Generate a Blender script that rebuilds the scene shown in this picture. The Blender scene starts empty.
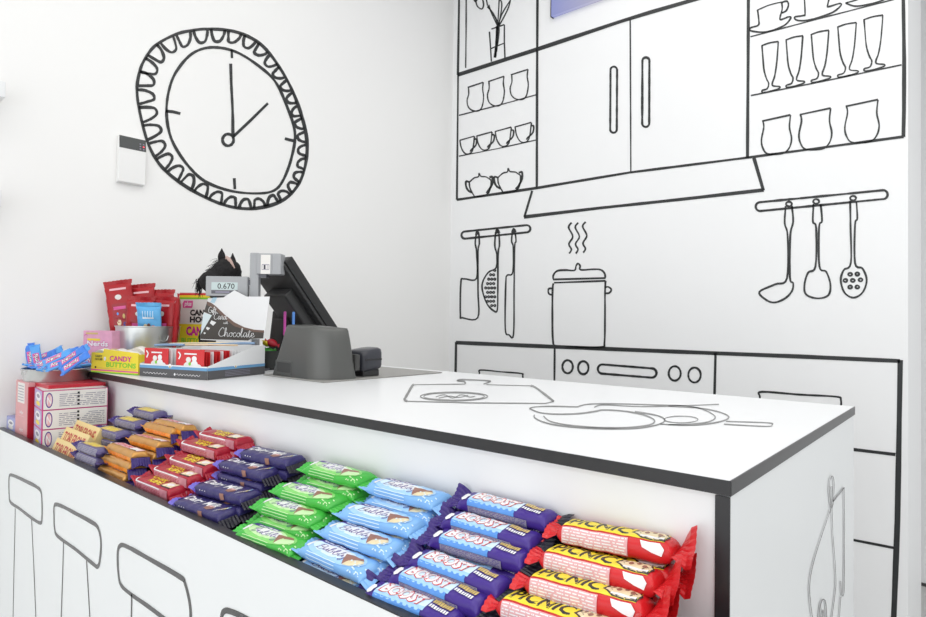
import bpy, bmesh, math, random
from math import sin, cos, pi, radians, tan
from mathutils import Vector, Matrix
random.seed(7)
scn = bpy.context.scene
COL = scn.collection
# ------------------------------------------------------------------ measuring frame
S = 0.155            # metres per measuring unit (camera height above the worktop)
ZC = 1.25            # camera height
F = 613.0; YAW = .7074; PIT = .0188; ROL = .0134
_w = Vector((-sin(YAW)*cos(PIT), cos(YAW)*cos(PIT), sin(PIT)))
_r0 = Vector((cos(YAW), sin(YAW), 0)); _u0 = _r0.cross(_w)
_r = _r0*cos(ROL)+_u0*sin(ROL); _u = -_r0*sin(ROL)+_u0*cos(ROL)
def ray(u, v): return _w+_r*((u-463)/F)+_u*((308.5-v)/F)
def hz(u, v, z): d = ray(u, v); return d*(z/d.z)
def hy(u, v, y): d = ray(u, v); return d*(y/d.y)
def hx(u, v, x): d = ray(u, v); return d*(x/d.x)
def hw(u, v, w): return ray(u, v)*w
def V(p): return Vector((p[0]*S, p[1]*S, p[2]*S+ZC))

XA = -13.55          # left wall plane
YB = 15.17           # back wall plane
# ------------------------------------------------------------------ materials
def nodes(m):
    m.use_nodes = True
    return m.node_tree.nodes, m.node_tree.links
def mat(name, c, rough=.5, metal=0, spec=.5, noise=0, nscale=40, bump=0, bscale=60, coat=0, emit=None, es=1):
    m = bpy.data.materials.new(name)
    n, l = nodes(m)
    b = n['Principled BSDF']
    b.inputs['Base Color'].default_value = (*c, 1)
    b.inputs['Roughness'].default_value = rough
    b.inputs['Metallic'].default_value = metal
    b.inputs['Specular IOR Level'].default_value = spec
    b.inputs['Coat Weight'].default_value = coat
    if noise or bump:
        tc = n.new('ShaderNodeTexCoord')
    if noise:
        t = n.new('ShaderNodeTexNoise'); t.inputs['Scale'].default_value = nscale
        t.inputs['Detail'].default_value = 3
        r = n.new('ShaderNodeMixRGB'); r.blend_type = 'MIX'
        r.inputs[1].default_value = (*[max(0, x*(1-noise)) for x in c], 1)
        r.inputs[2].default_value = (*[min(1, x*(1+noise)) for x in c], 1)
        l.new(tc.outputs['Object'], t.inputs['Vector']); l.new(t.outputs['Fac'], r.inputs[0]); l.new(r.outputs[0], b.inputs['Base Color'])
    if bump:
        t2 = n.new('ShaderNodeTexNoise'); t2.inputs['Scale'].default_value = bscale; t2.inputs['Detail'].default_value = 4
        bp = n.new('ShaderNodeBump'); bp.inputs['Strength'].default_value = bump; bp.inputs['Distance'].default_value = .002
        l.new(tc.outputs['Object'], t2.inputs['Vector']); l.new(t2.outputs['Fac'], bp.inputs['Height']); l.new(bp.outputs['Normal'], b.inputs['Normal'])
    if emit:
        b.inputs['Emission Color'].default_value = (*emit, 1); b.inputs['Emission Strength'].default_value = es
    return m
def sr(r, g, b):
    f = lambda x: ((x/255+.055)/1.055)**2.4 if x > 10 else x/255/12.92
    return (f(r), f(g), f(b))
WALL = mat('painted_wall', (.88, .878, .865), .45, noise=.012, nscale=2, bump=.03, bscale=30)
WALLB = mat('painted_wall_cool', (.88, .885, .89), .4, noise=.012, nscale=2)
CEIL = mat('ceiling_paint', (.86, .86, .86), .8, noise=.01)
FLOOR = mat('grey_vinyl_floor', (.55, .55, .54), .5, noise=.15, nscale=8)
LAM = mat('white_laminate', (.80, .81, .82), .32, noise=.008, nscale=3)
LAMF = mat('white_laminate_panel', (.80, .82, .825), .4, noise=.008, nscale=3)
EDGE = mat('black_edging', (.018, .018, .020), .3, noise=.2, nscale=60)
VINYL = mat('black_vinyl', (.022, .024, .025), .4)
VGREY = mat('satin_vinyl', (.05, .05, .052), .22, spec=.8)
VTOP = mat('grey_vinyl', (.16, .16, .16), .3)
DARK = mat('dark_base', (.05, .05, .05), .6)
def film(name, c, rough=.22, **k): return mat(name, c, rough+.06, spec=.4, bump=.55, bscale=70, **k)
WHITE = mat('print_white', (.82, .82, .83), .35)
CREAM = mat('print_cream', (.78, .66, .42), .4, noise=.12, nscale=300)
RED = mat('print_red', (.62, .02, .025), .35)
DRED = mat('print_dark_red', (.33, .01, .02), .3)
YEL = mat('print_yellow', (.86, .68, .03), .35)
BLACK = mat('print_black', (.015, .015, .017), .4)
PURP = mat('print_purple', (.07, .03, .26), .3)
LBL = mat('print_light_blue', (.36, .60, .88), .3)
MBL = mat('print_mid_blue', (.10, .30, .74), .3)
GOLD = mat('print_gold', (.62, .46, .16), .35)
BROWN = mat('print_brown', (.17, .075, .05), .4)
CHOC = mat('print_chocolate', (.30, .14, .10), .4)
GREYT = mat('print_grey', (.27, .255, .33), .4)
PINK = mat('print_pink', (.72, .10, .33), .4)
PALEP = mat('print_pale_pink', (.78, .46, .50), .35)
MAG = mat('print_magenta', (.62, .03, .30), .4)
GRN = mat('print_green', (.22, .60, .04), .4)

# ------------------------------------------------------------------ object helpers
def tag(o, label=None, cat=None, group=None, kind=None):
    if label: o['label'] = label
    if cat: o['category'] = cat
    if group: o['group'] = group
    if kind: o['kind'] = kind
    return o
def empty(name, loc, label, cat, group=None, rz=0, rot=None):
    o = bpy.data.objects.new(name, None); COL.objects.link(o)
    o.empty_display_size = .02
    o.location = loc
    if rot is not None: o.rotation_euler = rot.to_euler()
    else: o.rotation_euler = (0, 0, rz)
    return tag(o, label, cat, group)
class MB:
    def __init__(s): s.v = []; s.f = []; s.mi = []; s.mats = []
    def m(s, mt):
        if mt not in s.mats: s.mats.append(mt)
        return s.mats.index(mt)
    def add(s, vs, fs, mt):
        k = len(s.v); s.v += [Vector(p) for p in vs]; i = s.m(mt)
        for f in fs: s.f.append([k+j for j in f]); s.mi.append(i)
    def box(s, x0, x1, y0, y1, z0, z1, mt, M=None):
        vs = [Vector((x, y, z)) for z in (z0, z1) for y in (y0, y1) for x in (x0, x1)]
        if M is not None: vs = [M @ p for p in vs]
        s.add(vs, [(0, 2, 3, 1), (4, 5, 7, 6), (0, 1, 5, 4), (2, 6, 7, 3), (0, 4, 6, 2), (1, 3, 7, 5)], mt)
    def prism(s, pts, y0, y1, mt, ax='y', M=None):
        n = len(pts); vs = []
        for y in (y0, y1):
            for a, b in pts:
                p = Vector((a, y, b)) if ax == 'y' else (Vector((y, a, b)) if ax == 'x' else Vector((a, b, y)))
                vs.append(M @ p if M is not None else p)
        s.add(vs, [list(range(n))[::-1], list(range(n, 2*n))]+[(i, (i+1) % n, n+(i+1) % n, n+i) for i in range(n)], mt)
    def lathe(s, prof, mt, n=28, c=(0, 0, 0), cap=True):
        vs = []; fs = []
        for r, z in prof:
            for i in range(n):
                a = 2*pi*i/n; vs.append((c[0]+r*cos(a), c[1]+r*sin(a), c[2]+z))
        for k in range(len(prof)-1):
            for i in range(n):
                j = (i+1) % n; fs.append((k*n+i, k*n+j, (k+1)*n+j, (k+1)*n+i))
        if cap:
            fs.append(list(range(n))[::-1]); fs.append([(len(prof)-1)*n+i for i in range(n)])
        s.add(vs, fs, mt)
    def tube(s, pts, r, mt, n=8, closed=False):
        pts = [Vector(p) for p in pts]; vs = []; fs = []; N = len(pts)
        for i, p in enumerate(pts):
            t = (pts[min(i+1, N-1)]-pts[max(i-1, 0)]).normalized()
            a = t.orthogonal().normalized() if i == 0 else (a-t*a.dot(t)).normalized()
            b = t.cross(a); rr = r[i] if isinstance(r, (list, tuple)) else r
            for k in range(n):
                q = 2*pi*k/n; vs.append(p+(a*cos(q)+b*sin(q))*rr)
        for i in range(N-1):
            for k in range(n):
                j = (k+1) % n; fs.append((i*n+k, i*n+j, (i+1)*n+j, (i+1)*n+k))
        fs.append(list(range(n))[::-1]); fs.append([(N-1)*n+k for k in range(n)])
        s.add(vs, fs, mt)
    def loft(s, rings, mt, cap=True):
        n = len(rings[0]); vs = [p for r in rings for p in r]; fs = []
        for k in range(len(rings)-1):
            for i in range(n):
                j = (i+1) % n; fs.append((k*n+i, k*n+j, (k+1)*n+j, (k+1)*n+i))
        if cap: fs.append(list(range(n))[::-1]); fs.append([(len(rings)-1)*n+i for i in range(n)])
        s.add(vs, fs, mt)
    def build(s, name, parent=None, smooth=False, bev=0, centre=False, seg=2, fix=True):
        me = bpy.data.meshes.new(name)
        c = Vector((0, 0, 0))
        if centre:
            lo = [min(p[i] for p in s.v) for i in range(3)]; hi = [max(p[i] for p in s.v) for i in range(3)]
            c = Vector(((lo[0]+hi[0])/2, (lo[1]+hi[1])/2, lo[2]))
        me.from_pydata([p-c for p in s.v], [], s.f)
        for mt in s.mats: me.materials.append(mt)
        me.polygons.foreach_set('material_index', s.mi)
        me.update()
        if fix:
            bm = bmesh.new(); bm.from_mesh(me); bmesh.ops.recalc_face_normals(bm, faces=bm.faces); bm.to_mesh(me); bm.free()
        o = bpy.data.objects.new(name, me); COL.objects.link(o)
        o.location = c
        if parent is not None: o.parent = parent
        if smooth:
            for p in me.polygons: p.use_smooth = True
            me.set_sharp_from_angle(angle=radians(45))
        if bev:
            b = o.modifiers.new('bevel', 'BEVEL'); b.width = bev; b.segments = seg; b.limit_method = 'ANGLE'; b.angle_limit = radians(40)
            for p in me.polygons: p.use_smooth = True
            wn = o.modifiers.new('wn', 'WEIGHTED_NORMAL')
        return o
def copy_tree(o, parent=None):
    c = o.copy(); COL.objects.link(c); c.parent = parent
    for ch in o.children: copy_tree(ch, c)
    return c

# ---- lettering
_tc = {}
def text2d(s, shear=0, bold=0, space=1):
    k = (s, shear, bold, space)
    if k in _tc: return _tc[k]
    cu = bpy.data.curves.new('lettering', 'FONT'); cu.body = s; cu.shear = shear; cu.offset = bold; cu.resolution_u = 2; cu.space_character = space
    o = bpy.data.objects.new('lettering', cu); COL.objects.link(o)
    dg = bpy.context.evaluated_depsgraph_get(); dg.update()
    me = bpy.data.meshes.new_from_object(o.evaluated_get(dg)); me.calc_loop_triangles()
    vs = [(v.co.x, v.co.y) for v in me.vertices]; ts = [tuple(t.vertices) for t in me.loop_triangles]
    bpy.data.objects.remove(o); bpy.data.curves.remove(cu); bpy.data.meshes.remove(me)
    x0 = min(v[0] for v in vs); x1 = max(v[0] for v in vs); y0 = min(v[1] for v in vs); y1 = max(v[1] for v in vs)
    vs = [((x-x0)/(x1-x0), (y-y0)/(y1-y0)) for x, y in vs]
    _tc[k] = (vs, ts); return _tc[k]
def catmull(pts, closed=False, sub=5):
    n = len(pts); out = []
    for i in range(n if closed else n-1):
        g = (lambda j: pts[j % n]) if closed else (lambda j: pts[max(0, min(n-1, j))])
        p0, p1, p2, p3 = g(i-1), g(i), g(i+1), g(i+2)
        for k in range(sub):
            t = k/sub
            out.append(tuple(.5*((2*p1[d])+(-p0[d]+p2[d])*t+(2*p0[d]-5*p1[d]+4*p2[d]-p3[d])*t*t+(-p0[d]+3*p1[d]-3*p2[d]+p3[d])*t**3) for d in (0, 1)))
    if not closed: out.append(tuple(pts[-1]))
    return out
def densify(pts, closed, step):
    out = []; n = len(pts)
    for i in range(n if closed else n-1):
        a = pts[i]; b = pts[(i+1) % n]; L = math.hypot(b[0]-a[0], b[1]-a[1]); k = max(1, int(L/step))
        for j in range(k): out.append((a[0]+(b[0]-a[0])*j/k, a[1]+(b[1]-a[1])*j/k))
    if not closed: out.append(tuple(pts[-1]))
    return out
_rr = random.Random(3)
def ribbon(mb, pts, w, P, mt=None, smooth=True, closed=False, jit=.17, sub=5, step=None, w2=None):
    mt = mt or VINYL
    if mt is VTOP: w *= 1.35
    if mt is VINYL: w *= 1.42; w2 = w2 and w2*1.2
    pts = [tuple(p) for p in pts]
    if closed and pts[0] == pts[-1]: pts = pts[:-1]
    pts = catmull(pts, closed, sub) if smooth else densify(pts, closed, step or w*6)
    n = len(pts); vs = []; fs = []; wj = 1
    for i, p in enumerate(pts):
        a = pts[(i-1) % n] if closed else pts[max(0, i-1)]; b = pts[(i+1) % n] if closed else pts[min(n-1, i+1)]
        dx, dy = b[0]-a[0], b[1]-a[1]; L = math.hypot(dx, dy) or 1
        k = 1.0
        if not smooth:
            # mitre
            ax, ay = p[0]-a[0], p[1]-a[1]; la = math.hypot(ax, ay); 
            if la > 1e-9:
                cs = abs((ax*dx+ay*dy)/(la*L)); k = 1/max(.6, cs)
        wj = .6*wj+.4*(1+_rr.uniform(-jit, jit)*2)
        ww = w if w2 is None else w+(w2-w)*i/(n-1)
        nx, ny = -dy/L*ww/2*wj*k, dx/L*ww/2*wj*k
        vs += [P(p[0]+nx, p[1]+ny), P(p[0]-nx, p[1]-ny)]
    for i in range(n if closed else n-1):
        j = (i+1) % n; fs.append((2*i, 2*i+1, 2*j+1, 2*j))
    mb.add(vs, fs, mt)

class PR:
    """printed artwork: flat shapes laid on a surface through a mapping P(a, b, lift)"""
    def __init__(s, lift=.00025): s.mb = MB(); s.n = 0; s.lift = lift; s.hold = False
    def level(s):
        if not s.hold: s.n += 1
        return s.lift+.00005*s.n
    def tris(s, vs, ts, mt, P, maxlen=None, sc=(1, 1)):
        e = s.level()
        if maxlen:
            bm = bmesh.new(); bv = [bm.verts.new((x*sc[0], y*sc[1], 0)) for x, y in vs]
            for t in ts:
                try: bm.faces.new([bv[i] for i in t])
                except ValueError: pass
            for _ in range(7):
                ed = [q for q in bm.edges if q.calc_length() > maxlen]
                if not ed: break
                bmesh.ops.subdivide_edges(bm, edges=ed, cuts=1)
                bmesh.ops.triangulate(bm, faces=[f for f in bm.faces if len(f.verts) > 3])
            bm.verts.index_update()
            vs = [(v.co.x/sc[0], v.co.y/sc[1]) for v in bm.verts]; ts = [tuple(v.index for v in f.verts) for f in bm.faces]; bm.free()
        s.mb.add([P(x, y, e) for x, y in vs], ts, mt)
    def poly(s, pts, mt, P, maxlen=None, sc=(1, 1)):
        s.tris(pts, [tuple(range(len(pts)))], mt, P, maxlen, sc)
    def rect(s, x0, x1, y0, y1, mt, P, maxlen=None, sc=(1, 1)):
        s.poly([(x0, y0), (x1, y0), (x1, y1), (x0, y1)], mt, P, maxlen, sc)
    def disc(s, cx, cy, rx, ry, mt, P, n=16, maxlen=None, sc=(1, 1)):
        s.poly([(cx+rx*cos(2*pi*i/n), cy+ry*sin(2*pi*i/n)) for i in range(n)], mt, P, maxlen, sc)
    def text(s, t, x0, y0, w, h, mt, P, shear=0, bold=0, maxlen=None, sc=(1, 1), slope=0, space=1):
        vs, ts = text2d(t, shear, bold, space)
        s.tris([(x0+x*w, y0+y*h+slope*x) for x, y in vs], ts, mt, P, maxlen, sc)
    def line(s, pts, w, mt, P, smooth=True, closed=False, ar=1):
        e = s.level()
        ribbon(s.mb, [(x, y*ar) for x, y in pts], w, lambda a, b: P(a, b/ar, e), mt, smooth, closed, .08, 3)
    def build(s, name, parent): return s.mb.build(name, parent, fix=False)

# ------------------------------------------------------------------ camera
cam = bpy.data.cameras.new('camera'); co = bpy.data.objects.new('camera', cam); COL.objects.link(co)
cam.sensor_width = 36; cam.lens = F/926*36; cam.clip_start = .02
Mx = Matrix((( _r.x, _u.x, -_w.x), (_r.y, _u.y, -_w.y), (_r.z, _u.z, -_w.z)))
co.matrix_world = Matrix.Translation((0, 0, ZC)) @ Mx.to_4x4()
scn.camera = co

# ------------------------------------------------------------------ room
def struct(name, mb, **k): o = mb.build(name, **k); o['kind'] = 'structure'; return o
xa = XA*S; yb = YB*S
XBE = hy(908, 300, YB).x*S     # right end of the back wall
yend = hx(921, 300, XBE/S).y*S
yfar = hz(922, 585, -ZC/S).y*S
b = MB(); b.box(-2.6, 3.2, -3.0, yfar+.3, -.05, 0, FLOOR); struct('floor', b)
b = MB(); b.box(xa-.1, xa, -3.0, yb+.1, 0, 3.1, WALL); struct('wall_left', b)
b = MB(); b.box(xa-.1, XBE, yb, yend, 0, 3.1, WALLB); struct('wall_back', b)
b = MB(); b.box(-2.6, 3.2, yfar, yfar+.1, 0, 3.1, WALLB); struct('wall_far', b)
b = MB(); b.box(-2.6, 3.2, yfar-.012, yfar, 0, .012, DARK); struct('trim_1', b)
b = MB(); b.box(-2.6, 3.2, -3.0, yfar+.3, 3.1, 3.15, CEIL); struct('ceiling', b)

# ------------------------------------------------------------------ shop counter
FR = V(hz(731, 481, -1)); BR = V(hz(854.5, 406.3, -1)); XE = FR.x
yF0 = 4.092*S; yFL = 4.0*S
yBk = 8.85*S
ZT = ZC-S
EB = .1*S                       # board thickness
YL = 2.985*S                    # front face of the ledge panel
ZL = ZC-2.05*S                  # top of the ledge panel
ZF = ZC-2.37*S                  # ledge floor
counter = empty('shop_counter', (XE/2+xa/2, yF0, 0), 'white shop counter with black edging, a sunken candy ledge along its front and line drawings', 'counter')
CO = counter.location
def cpart(name, mb, bev=.0006):
    mb.v = [p-CO for p in mb.v]; return mb.build(name, counter, bev=bev)
# worktop: white laminate plate with a black edge band
top = [(xa+.001, yFL), (XE-.0015, yF0+.0015), (XE-.0015, BR.y-.0015), (xa+.001, yBk)]
b = MB(); b.prism(top, ZT-EB, ZT, LAM, 'z'); w_ = cpart('worktop', b, .0004)
b = MB()
b.prism([(xa+.001, yFL-.002), (XE, yF0), (XE, yF0+.0016), (xa+.001, yFL)], ZT-EB, ZT-.0004, EDGE, 'z')
b.prism([(XE, yF0+.0002), (XE, BR.y), (XE-.0016, BR.y), (XE-.0016, yF0+.0002)], ZT-EB, ZT-.0004, EDGE, 'z')
b.v = [p-CO for p in b.v]; e_ = b.build('edge_band', w_); e_['label'] = 'black worktop edge band'
# end panel
b = MB(); b.box(XE-EB*.96, XE-.0015, yF0+.002, BR.y-.006, 0, ZT-EB-.0012, LAMF); p_ = cpart('end_panel', b, .0004)
b = MB(); b.box(XE-EB*.99, XE-.001, yF0+.0004, yF0+.0024, 0, ZT-EB-.0012, EDGE); b.v = [p-CO for p in b.v]; e_ = b.build('end_panel_edge', p_); e_['label'] = 'black edge of the end panel'
# upper front panel (behind the bars)
b = MB(); b.prism([(xa+.001, yF0+.005), (XE-EB*1.0, yF0+.005), (XE-EB*1.0, yF0+.02), (xa+.001, yF0+.02)], 0, ZT-EB, LAM, 'z'); cpart('back_panel', b, 0)
b = MB(); b.box(xa+.001, XE-.001, YL+EB, yF0+.003, ZF-.018, ZF, EDGE); cpart('ledge_floor', b)
RY0, RZ0, RT = 3.09*S, ZF, .53      # sloped insert under the bars
b = MB(); b.prism([(3.10*S, ZF+.0005), (4.09*S, ZF+.0005), (4.09*S, ZF+.665*.99*S)], -10.6*S, -1.8*S, EDGE, 'x'); cpart('sloped_insert', b, 0)
ZR = ZC-2.14*S
b = MB(); b.box(xa+.001, -10.62*S, YL+EB+.001, yF0+.003, ZF+.0005, ZR, EDGE); cpart('raised_floor', b)
b = MB(); b.box(xa+.001, XE-.001, YL, YL+EB, 0, ZL-.0015, LAMF); l_ = cpart('ledge_panel', b, 0)
b = MB(); b.box(xa+.001, XE-.001, YL+.0005, YL+EB, ZL-.0015, ZL, EDGE); b.v = [p-CO for p in b.v]; e_ = b.build('ledge_edge', l_); e_['label'] = 'black top edge of the ledge panel'
b = MB(); b.box(XE-EB, XE-.001, YL+EB, yF0, 0, ZF-.018, LAMF); cpart('ledge_end', b, 0)

# ------------------------------------------------------------------ line drawings
OFF = .0012
PA = lambda u, v: V(hx(u, v, XA)+Vector((OFF/S, 0, 0)))
PB = lambda u, v: V(hy(u, v, YB)-Vector((0, OFF/S, 0)))
PC = lambda u, v: V(hz(u, v, -1)+Vector((0, 0, .0006/S)))
PE = lambda u, v: V(hx(u, v, XE/S)+Vector((.0006/S, 0, 0)))
def Z(x0, y0, sc, pts): return [(x0+x/sc, y0+y/sc) for x, y in pts]
def drawing(name, label, strokes, P, cat='wall drawing', group=None, mt=None):
    b = MB()
    for st in strokes:
        pts, w = st[0], st[1]; k = st[2] if len(st) > 2 else {}
        ribbon(b, pts, w, P, mt, **k)
    o = b.build(name, centre=True, fix=False); tag(o, label, cat, group); return o
ST = dict(smooth=False)
SC = dict(smooth=False, closed=True, step=3)
CL = dict(closed=True)
def capsule(a, b_, r, n=9):
    ang = math.atan2(b_[1]-a[1], b_[0]-a[0]); o = []
    for c, s0 in ((b_, ang-pi/2), (a, ang+pi/2)):
        o += [(c[0]+r*cos(s0+pi*i/n), c[1]+r*sin(s0+pi*i/n)) for i in range(n+1)]
    return o
z7 = lambda p: Z(450, 0, 3.085, p)
z8 = lambda p: Z(720, 0, 3.854, p)
zp = lambda p: Z(450, 180, 3.63, p)
zr = lambda p: Z(720, 160, 3.087, p)
# upper cabinet frame
cab = empty('drawn_cupboard', PB(630, 120), 'line drawing of a wall cupboard with two tall doors and open shelves either side', 'wall drawing')
def sub(parent, name, strokes, P, mt=None, label=None):
    b = MB()
    for st in strokes:
        k = st[2] if len(st) > 2 else {}
        ribbon(b, st[0], st[1], P, mt, **k)
    b.v = [p-parent.location for p in b.v]
    o = b.build(name, parent, fix=False)
    if label: o['label'] = label
    return o
sub(cab, 'frame_outline', [
    ([(458.2, 74.8), (537.5, 49.3), (620, 21.8), (650, 12.5), (697, -1), (760, -20)], 2.9, ST),
    ([(537.6, -10), (537.3, 50), (536.9, 188)], 1.7, ST),
    ([(459.3, -10), (458.9, 20), (458, 75)], 1.4, ST), ([(466.3, -10), (466.2, 30), (465.8, 68)], .9, ST),
    ([(458.2, 74), (457.6, 140), (457.0, 199.8)], 1.2, ST),
    ([(456.8, 199.8), (537, 188), (630, 172.5), (748, 157.6), (903.7, 136.7)], 1.7, ST),
    ([(748.5, -10), (748.2, 60), (747.5, 158)], 2.5, ST),
    ([(903.2, -10), (904.2, 60), (904, 110), (903.4, 137)], 2.6, ST)], PB)
sub(cab, 'door_line', [([(630.3, 19), (630.6, 90), (630.9, 172.5)], 1.0, ST)], PB)
sub(cab, 'door_handle', [(capsule((613.9, 70), (613.6, 129.5), 3.3), 1.5, SC)], PB)
sub(cab, 'door_handle', [(capsule((646, 61), (645.8, 123.5), 3.5), 1.6, SC)], PB)
for p, w in ((z7([(28, 356), (150, 325), (268, 292)]), .85), (z7([(28, 482), (150, 458), (266, 432)]), .85),
             ([(750.6, 36.8), (820, 18.5), (894, -.5)], 1.0), ([(751, 95.6), (830, 80), (901.6, 64.9)], 1.0)):
    sub(cab, 'shelf_line', [(p, w, ST)], PB)
# drawn crockery
def aff(pts, x0, y0, kx, ky, bx, by, sh=0): return [(x0+(x-bx)*kx, y0+(y-by)*ky+sh*(x-bx)) for x, y in pts]
G1 = [[(162, 176), (165, 215), (170, 270), (180, 305), (188, 322), (182, 342), (163, 349), (166, 357), (190, 353), (226, 342), (230, 334), (205, 331), (202, 320), (211, 293), (219, 240), (225, 161)], [(160, 177), (190, 166), (226, 160)]]
for i, (x0, kx, yt, hgt) in enumerate(((160, 1, 175, 182), (253, 1.02, 153, 184), (350, 1.07, 132, 186), (452, 1.13, 103, 195), (553, 1.15, 75, 199))):
    ky = hgt/182
    drawing('drawn_beer_glass', ['drawn footed beer glass, leftmost of five on the right shelf', 'drawn footed beer glass, second from left of five on the right shelf', 'drawn footed beer glass in the middle of five on the right shelf', 'drawn footed beer glass, fourth from left of five on the right shelf', 'drawn footed beer glass, rightmost of five beside the frame line'][i],
            [(z8(aff(p, x0, yt, kx, ky, 160, 175)), 1.15) for p in G1], PB, group='drawn beer glasses')
T1 = [(165, 466), (169, 490), (160, 540), (166, 572), (185, 593), (240, 592), (266, 572), (276, 535), (268, 490), (272, 444)]
for i, (x0, y0, kx, ky) in enumerate(((165, 465, 1, 1), (310, 440, 1.09, 1.06), (487, 408, 1.14, 1.1))):
    drawing('drawn_tumbler', ['drawn round tumbler, left one of three on the lowest right shelf', 'drawn round tumbler, middle one of three on the lowest right shelf', 'drawn round tumbler, right and largest one on the lowest right shelf'][i],
            [(z8(aff(T1, x0, y0, kx, ky, 165, 465)), 1.2), (z8(aff([(163, 467), (272, 443)], x0, y0, kx, ky, 165, 465)), 1.2, ST)], PB, group='drawn tumblers on the right')
drawing('drawn_teacup', 'drawn teacup with saucer at the left of the top right shelf', [(z8([(145, 38), (150, 80), (147, 98), (118, 108), (122, 120), (180, 123), (245, 100), (272, 72), (266, 65), (235, 76), (232, 66), (240, 35), (238, 8)]), 1.2), (z8([(143, 40), (190, 20), (238, 8)]), 1), (z8([(238, 10), (258, 5), (264, 20), (255, 42), (238, 50)]), 1.3)], PB)
drawing('drawn_teacup', 'drawn teacup cut by the picture top, second on the top right shelf', [(z8([(324, -30), (328, 50), (322, 60), (288, 66), (300, 79), (350, 76), (430, 50), (466, 22), (460, 14), (420, 26), (415, 20), (428, -30)]), 1.2), (z8([(322, -28), (370, -48), (428, -32)]), 1)], PB)
drawing('drawn_saucer', 'drawn saucer at the right of the top right shelf', [(z8([(484, 12), (520, 24), (570, 18), (620, 4), (650, -14)]), 1.2), (z8([(484, 12), (520, 2), (540, -6)]), 1)], PB)
TL = [(57, 268), (58, 290), (53, 310), (57, 330), (70, 341), (88, 342), (99, 330), (104, 300), (101, 275), (103, 254)]
for i, (x0, y0, kx, ky) in enumerate(((55, 268, 1, 1), (118, 250, 1.02, 1.03), (188, 229, 1.1, 1.05))):
    drawing('drawn_tumbler', ['drawn tumbler, left one of three on the upper left shelf', 'drawn tumbler, middle one of three on the upper left shelf', 'drawn tumbler, right one of three on the upper left shelf'][i],
            [(z7(aff(TL, x0, y0, kx, ky, 55, 268)), .95), (z7(aff([(55, 270), (103, 254)], x0, y0, kx, ky, 55, 268)), .95, ST)], PB, group='drawn tumblers on the left')
MG = [(31, 433), (35, 455), (45, 472), (58, 475), (70, 463), (76, 421)]; MH = [(74, 430), (82, 430), (80, 448), (66, 462), (63, 468)]
for i, (x0, y0, kx, ky) in enumerate(((30, 432, 1, 1), (82, 419, 1.05, 1.02), (139, 405, 1.1, 1.08), (200, 391, 1.12, 1.12))):
    drawing('drawn_mug', ['drawn mug, leftmost of four on the middle left shelf', 'drawn mug, second from left of four on the middle left shelf', 'drawn mug, third from left of four on the middle left shelf', 'drawn mug, rightmost of four on the middle left shelf'][i],
            [(z7(aff(MG, x0, y0, kx, ky, 30, 432)), .95), (z7(aff([(30, 433), (76, 420)], x0, y0, kx, ky, 30, 432)), .95, ST), (z7(aff(MH, x0, y0, kx, ky, 30, 432)), 1.2)], PB, group='drawn mugs')
SB = [[(60, 562), (62, 580), (74, 603), (80, 607), (114, 600), (125, 580), (127, 556)], [(60, 562), (75, 549), (88, 545), (90, 535), (96, 544), (112, 546), (127, 556)], [(60, 562), (50, 560), (50, 575), (57, 588), (68, 594)], [(122, 548), (131, 546), (131, 565), (123, 582), (113, 596)]]
for i, (x0, y0, k) in enumerate(((60, 560, 1), (148, 546, 1.05))):
    drawing('drawn_sugar_bowl', ['drawn lidded sugar bowl, left one on the lowest left shelf', 'drawn lidded sugar bowl, right one on the lowest left shelf'][i],
            [(z7(aff(p, x0, y0, k, k, 60, 560)), 1.0 if j < 2 else 1.5) for j, p in enumerate(SB)], PB, group='drawn sugar bowls')
va = empty('drawn_vase', PB(497, 58), 'line drawing of flowers in a square glass vase', 'wall drawing')
sub(va, 'glass', [(z7([(122, 98), (125, 140), (128, 190)]), 1, ST), (z7([(168, 76), (168, 130), (170, 182)]), 1, ST), (z7([(128, 90), (168, 76)]), .8, ST), (z7([(127, 150), (168, 133)]), .8, ST)], PB)
sub(va, 'flowers', [(z7([(78, -6), (84, 18), (98, 28), (104, 15), (100, -6)]), 1), (z7([(72, -6), (78, 5), (84, 0)]), 1), (z7([(116, 20), (135, 45), (147, 82), (140, 175)]), 1.2), (z7([(120, 15), (128, 40), (147, 80)]), .9), (z7([(116, 18), (112, -6)]), .9),
                    (z7([(150, -6), (160, 10), (156, 50), (148, 80), (150, 40), (152, 0)]), .9), (z7([(187, 0), (178, 30), (152, 78), (160, 45), (187, 0)]), 1), (z7([(146, 80), (144, 130), (139, 178)]), 1.8), (z7([(151, 78), (150, 110), (143, 160)]), 1.2)], PB)
drawing('drawn_cooker_hood', 'line drawing of a slanted cooker hood under the cupboard doors', [([(532.3, 190.8), (524.5, 217)], 1.4, ST), ([(524, 217), (600, 208), (680, 199.5), (763.8, 190)], 2.3, ST), ([(754, 158), (763.5, 190.5)], 2.4, ST)], PB)
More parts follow.
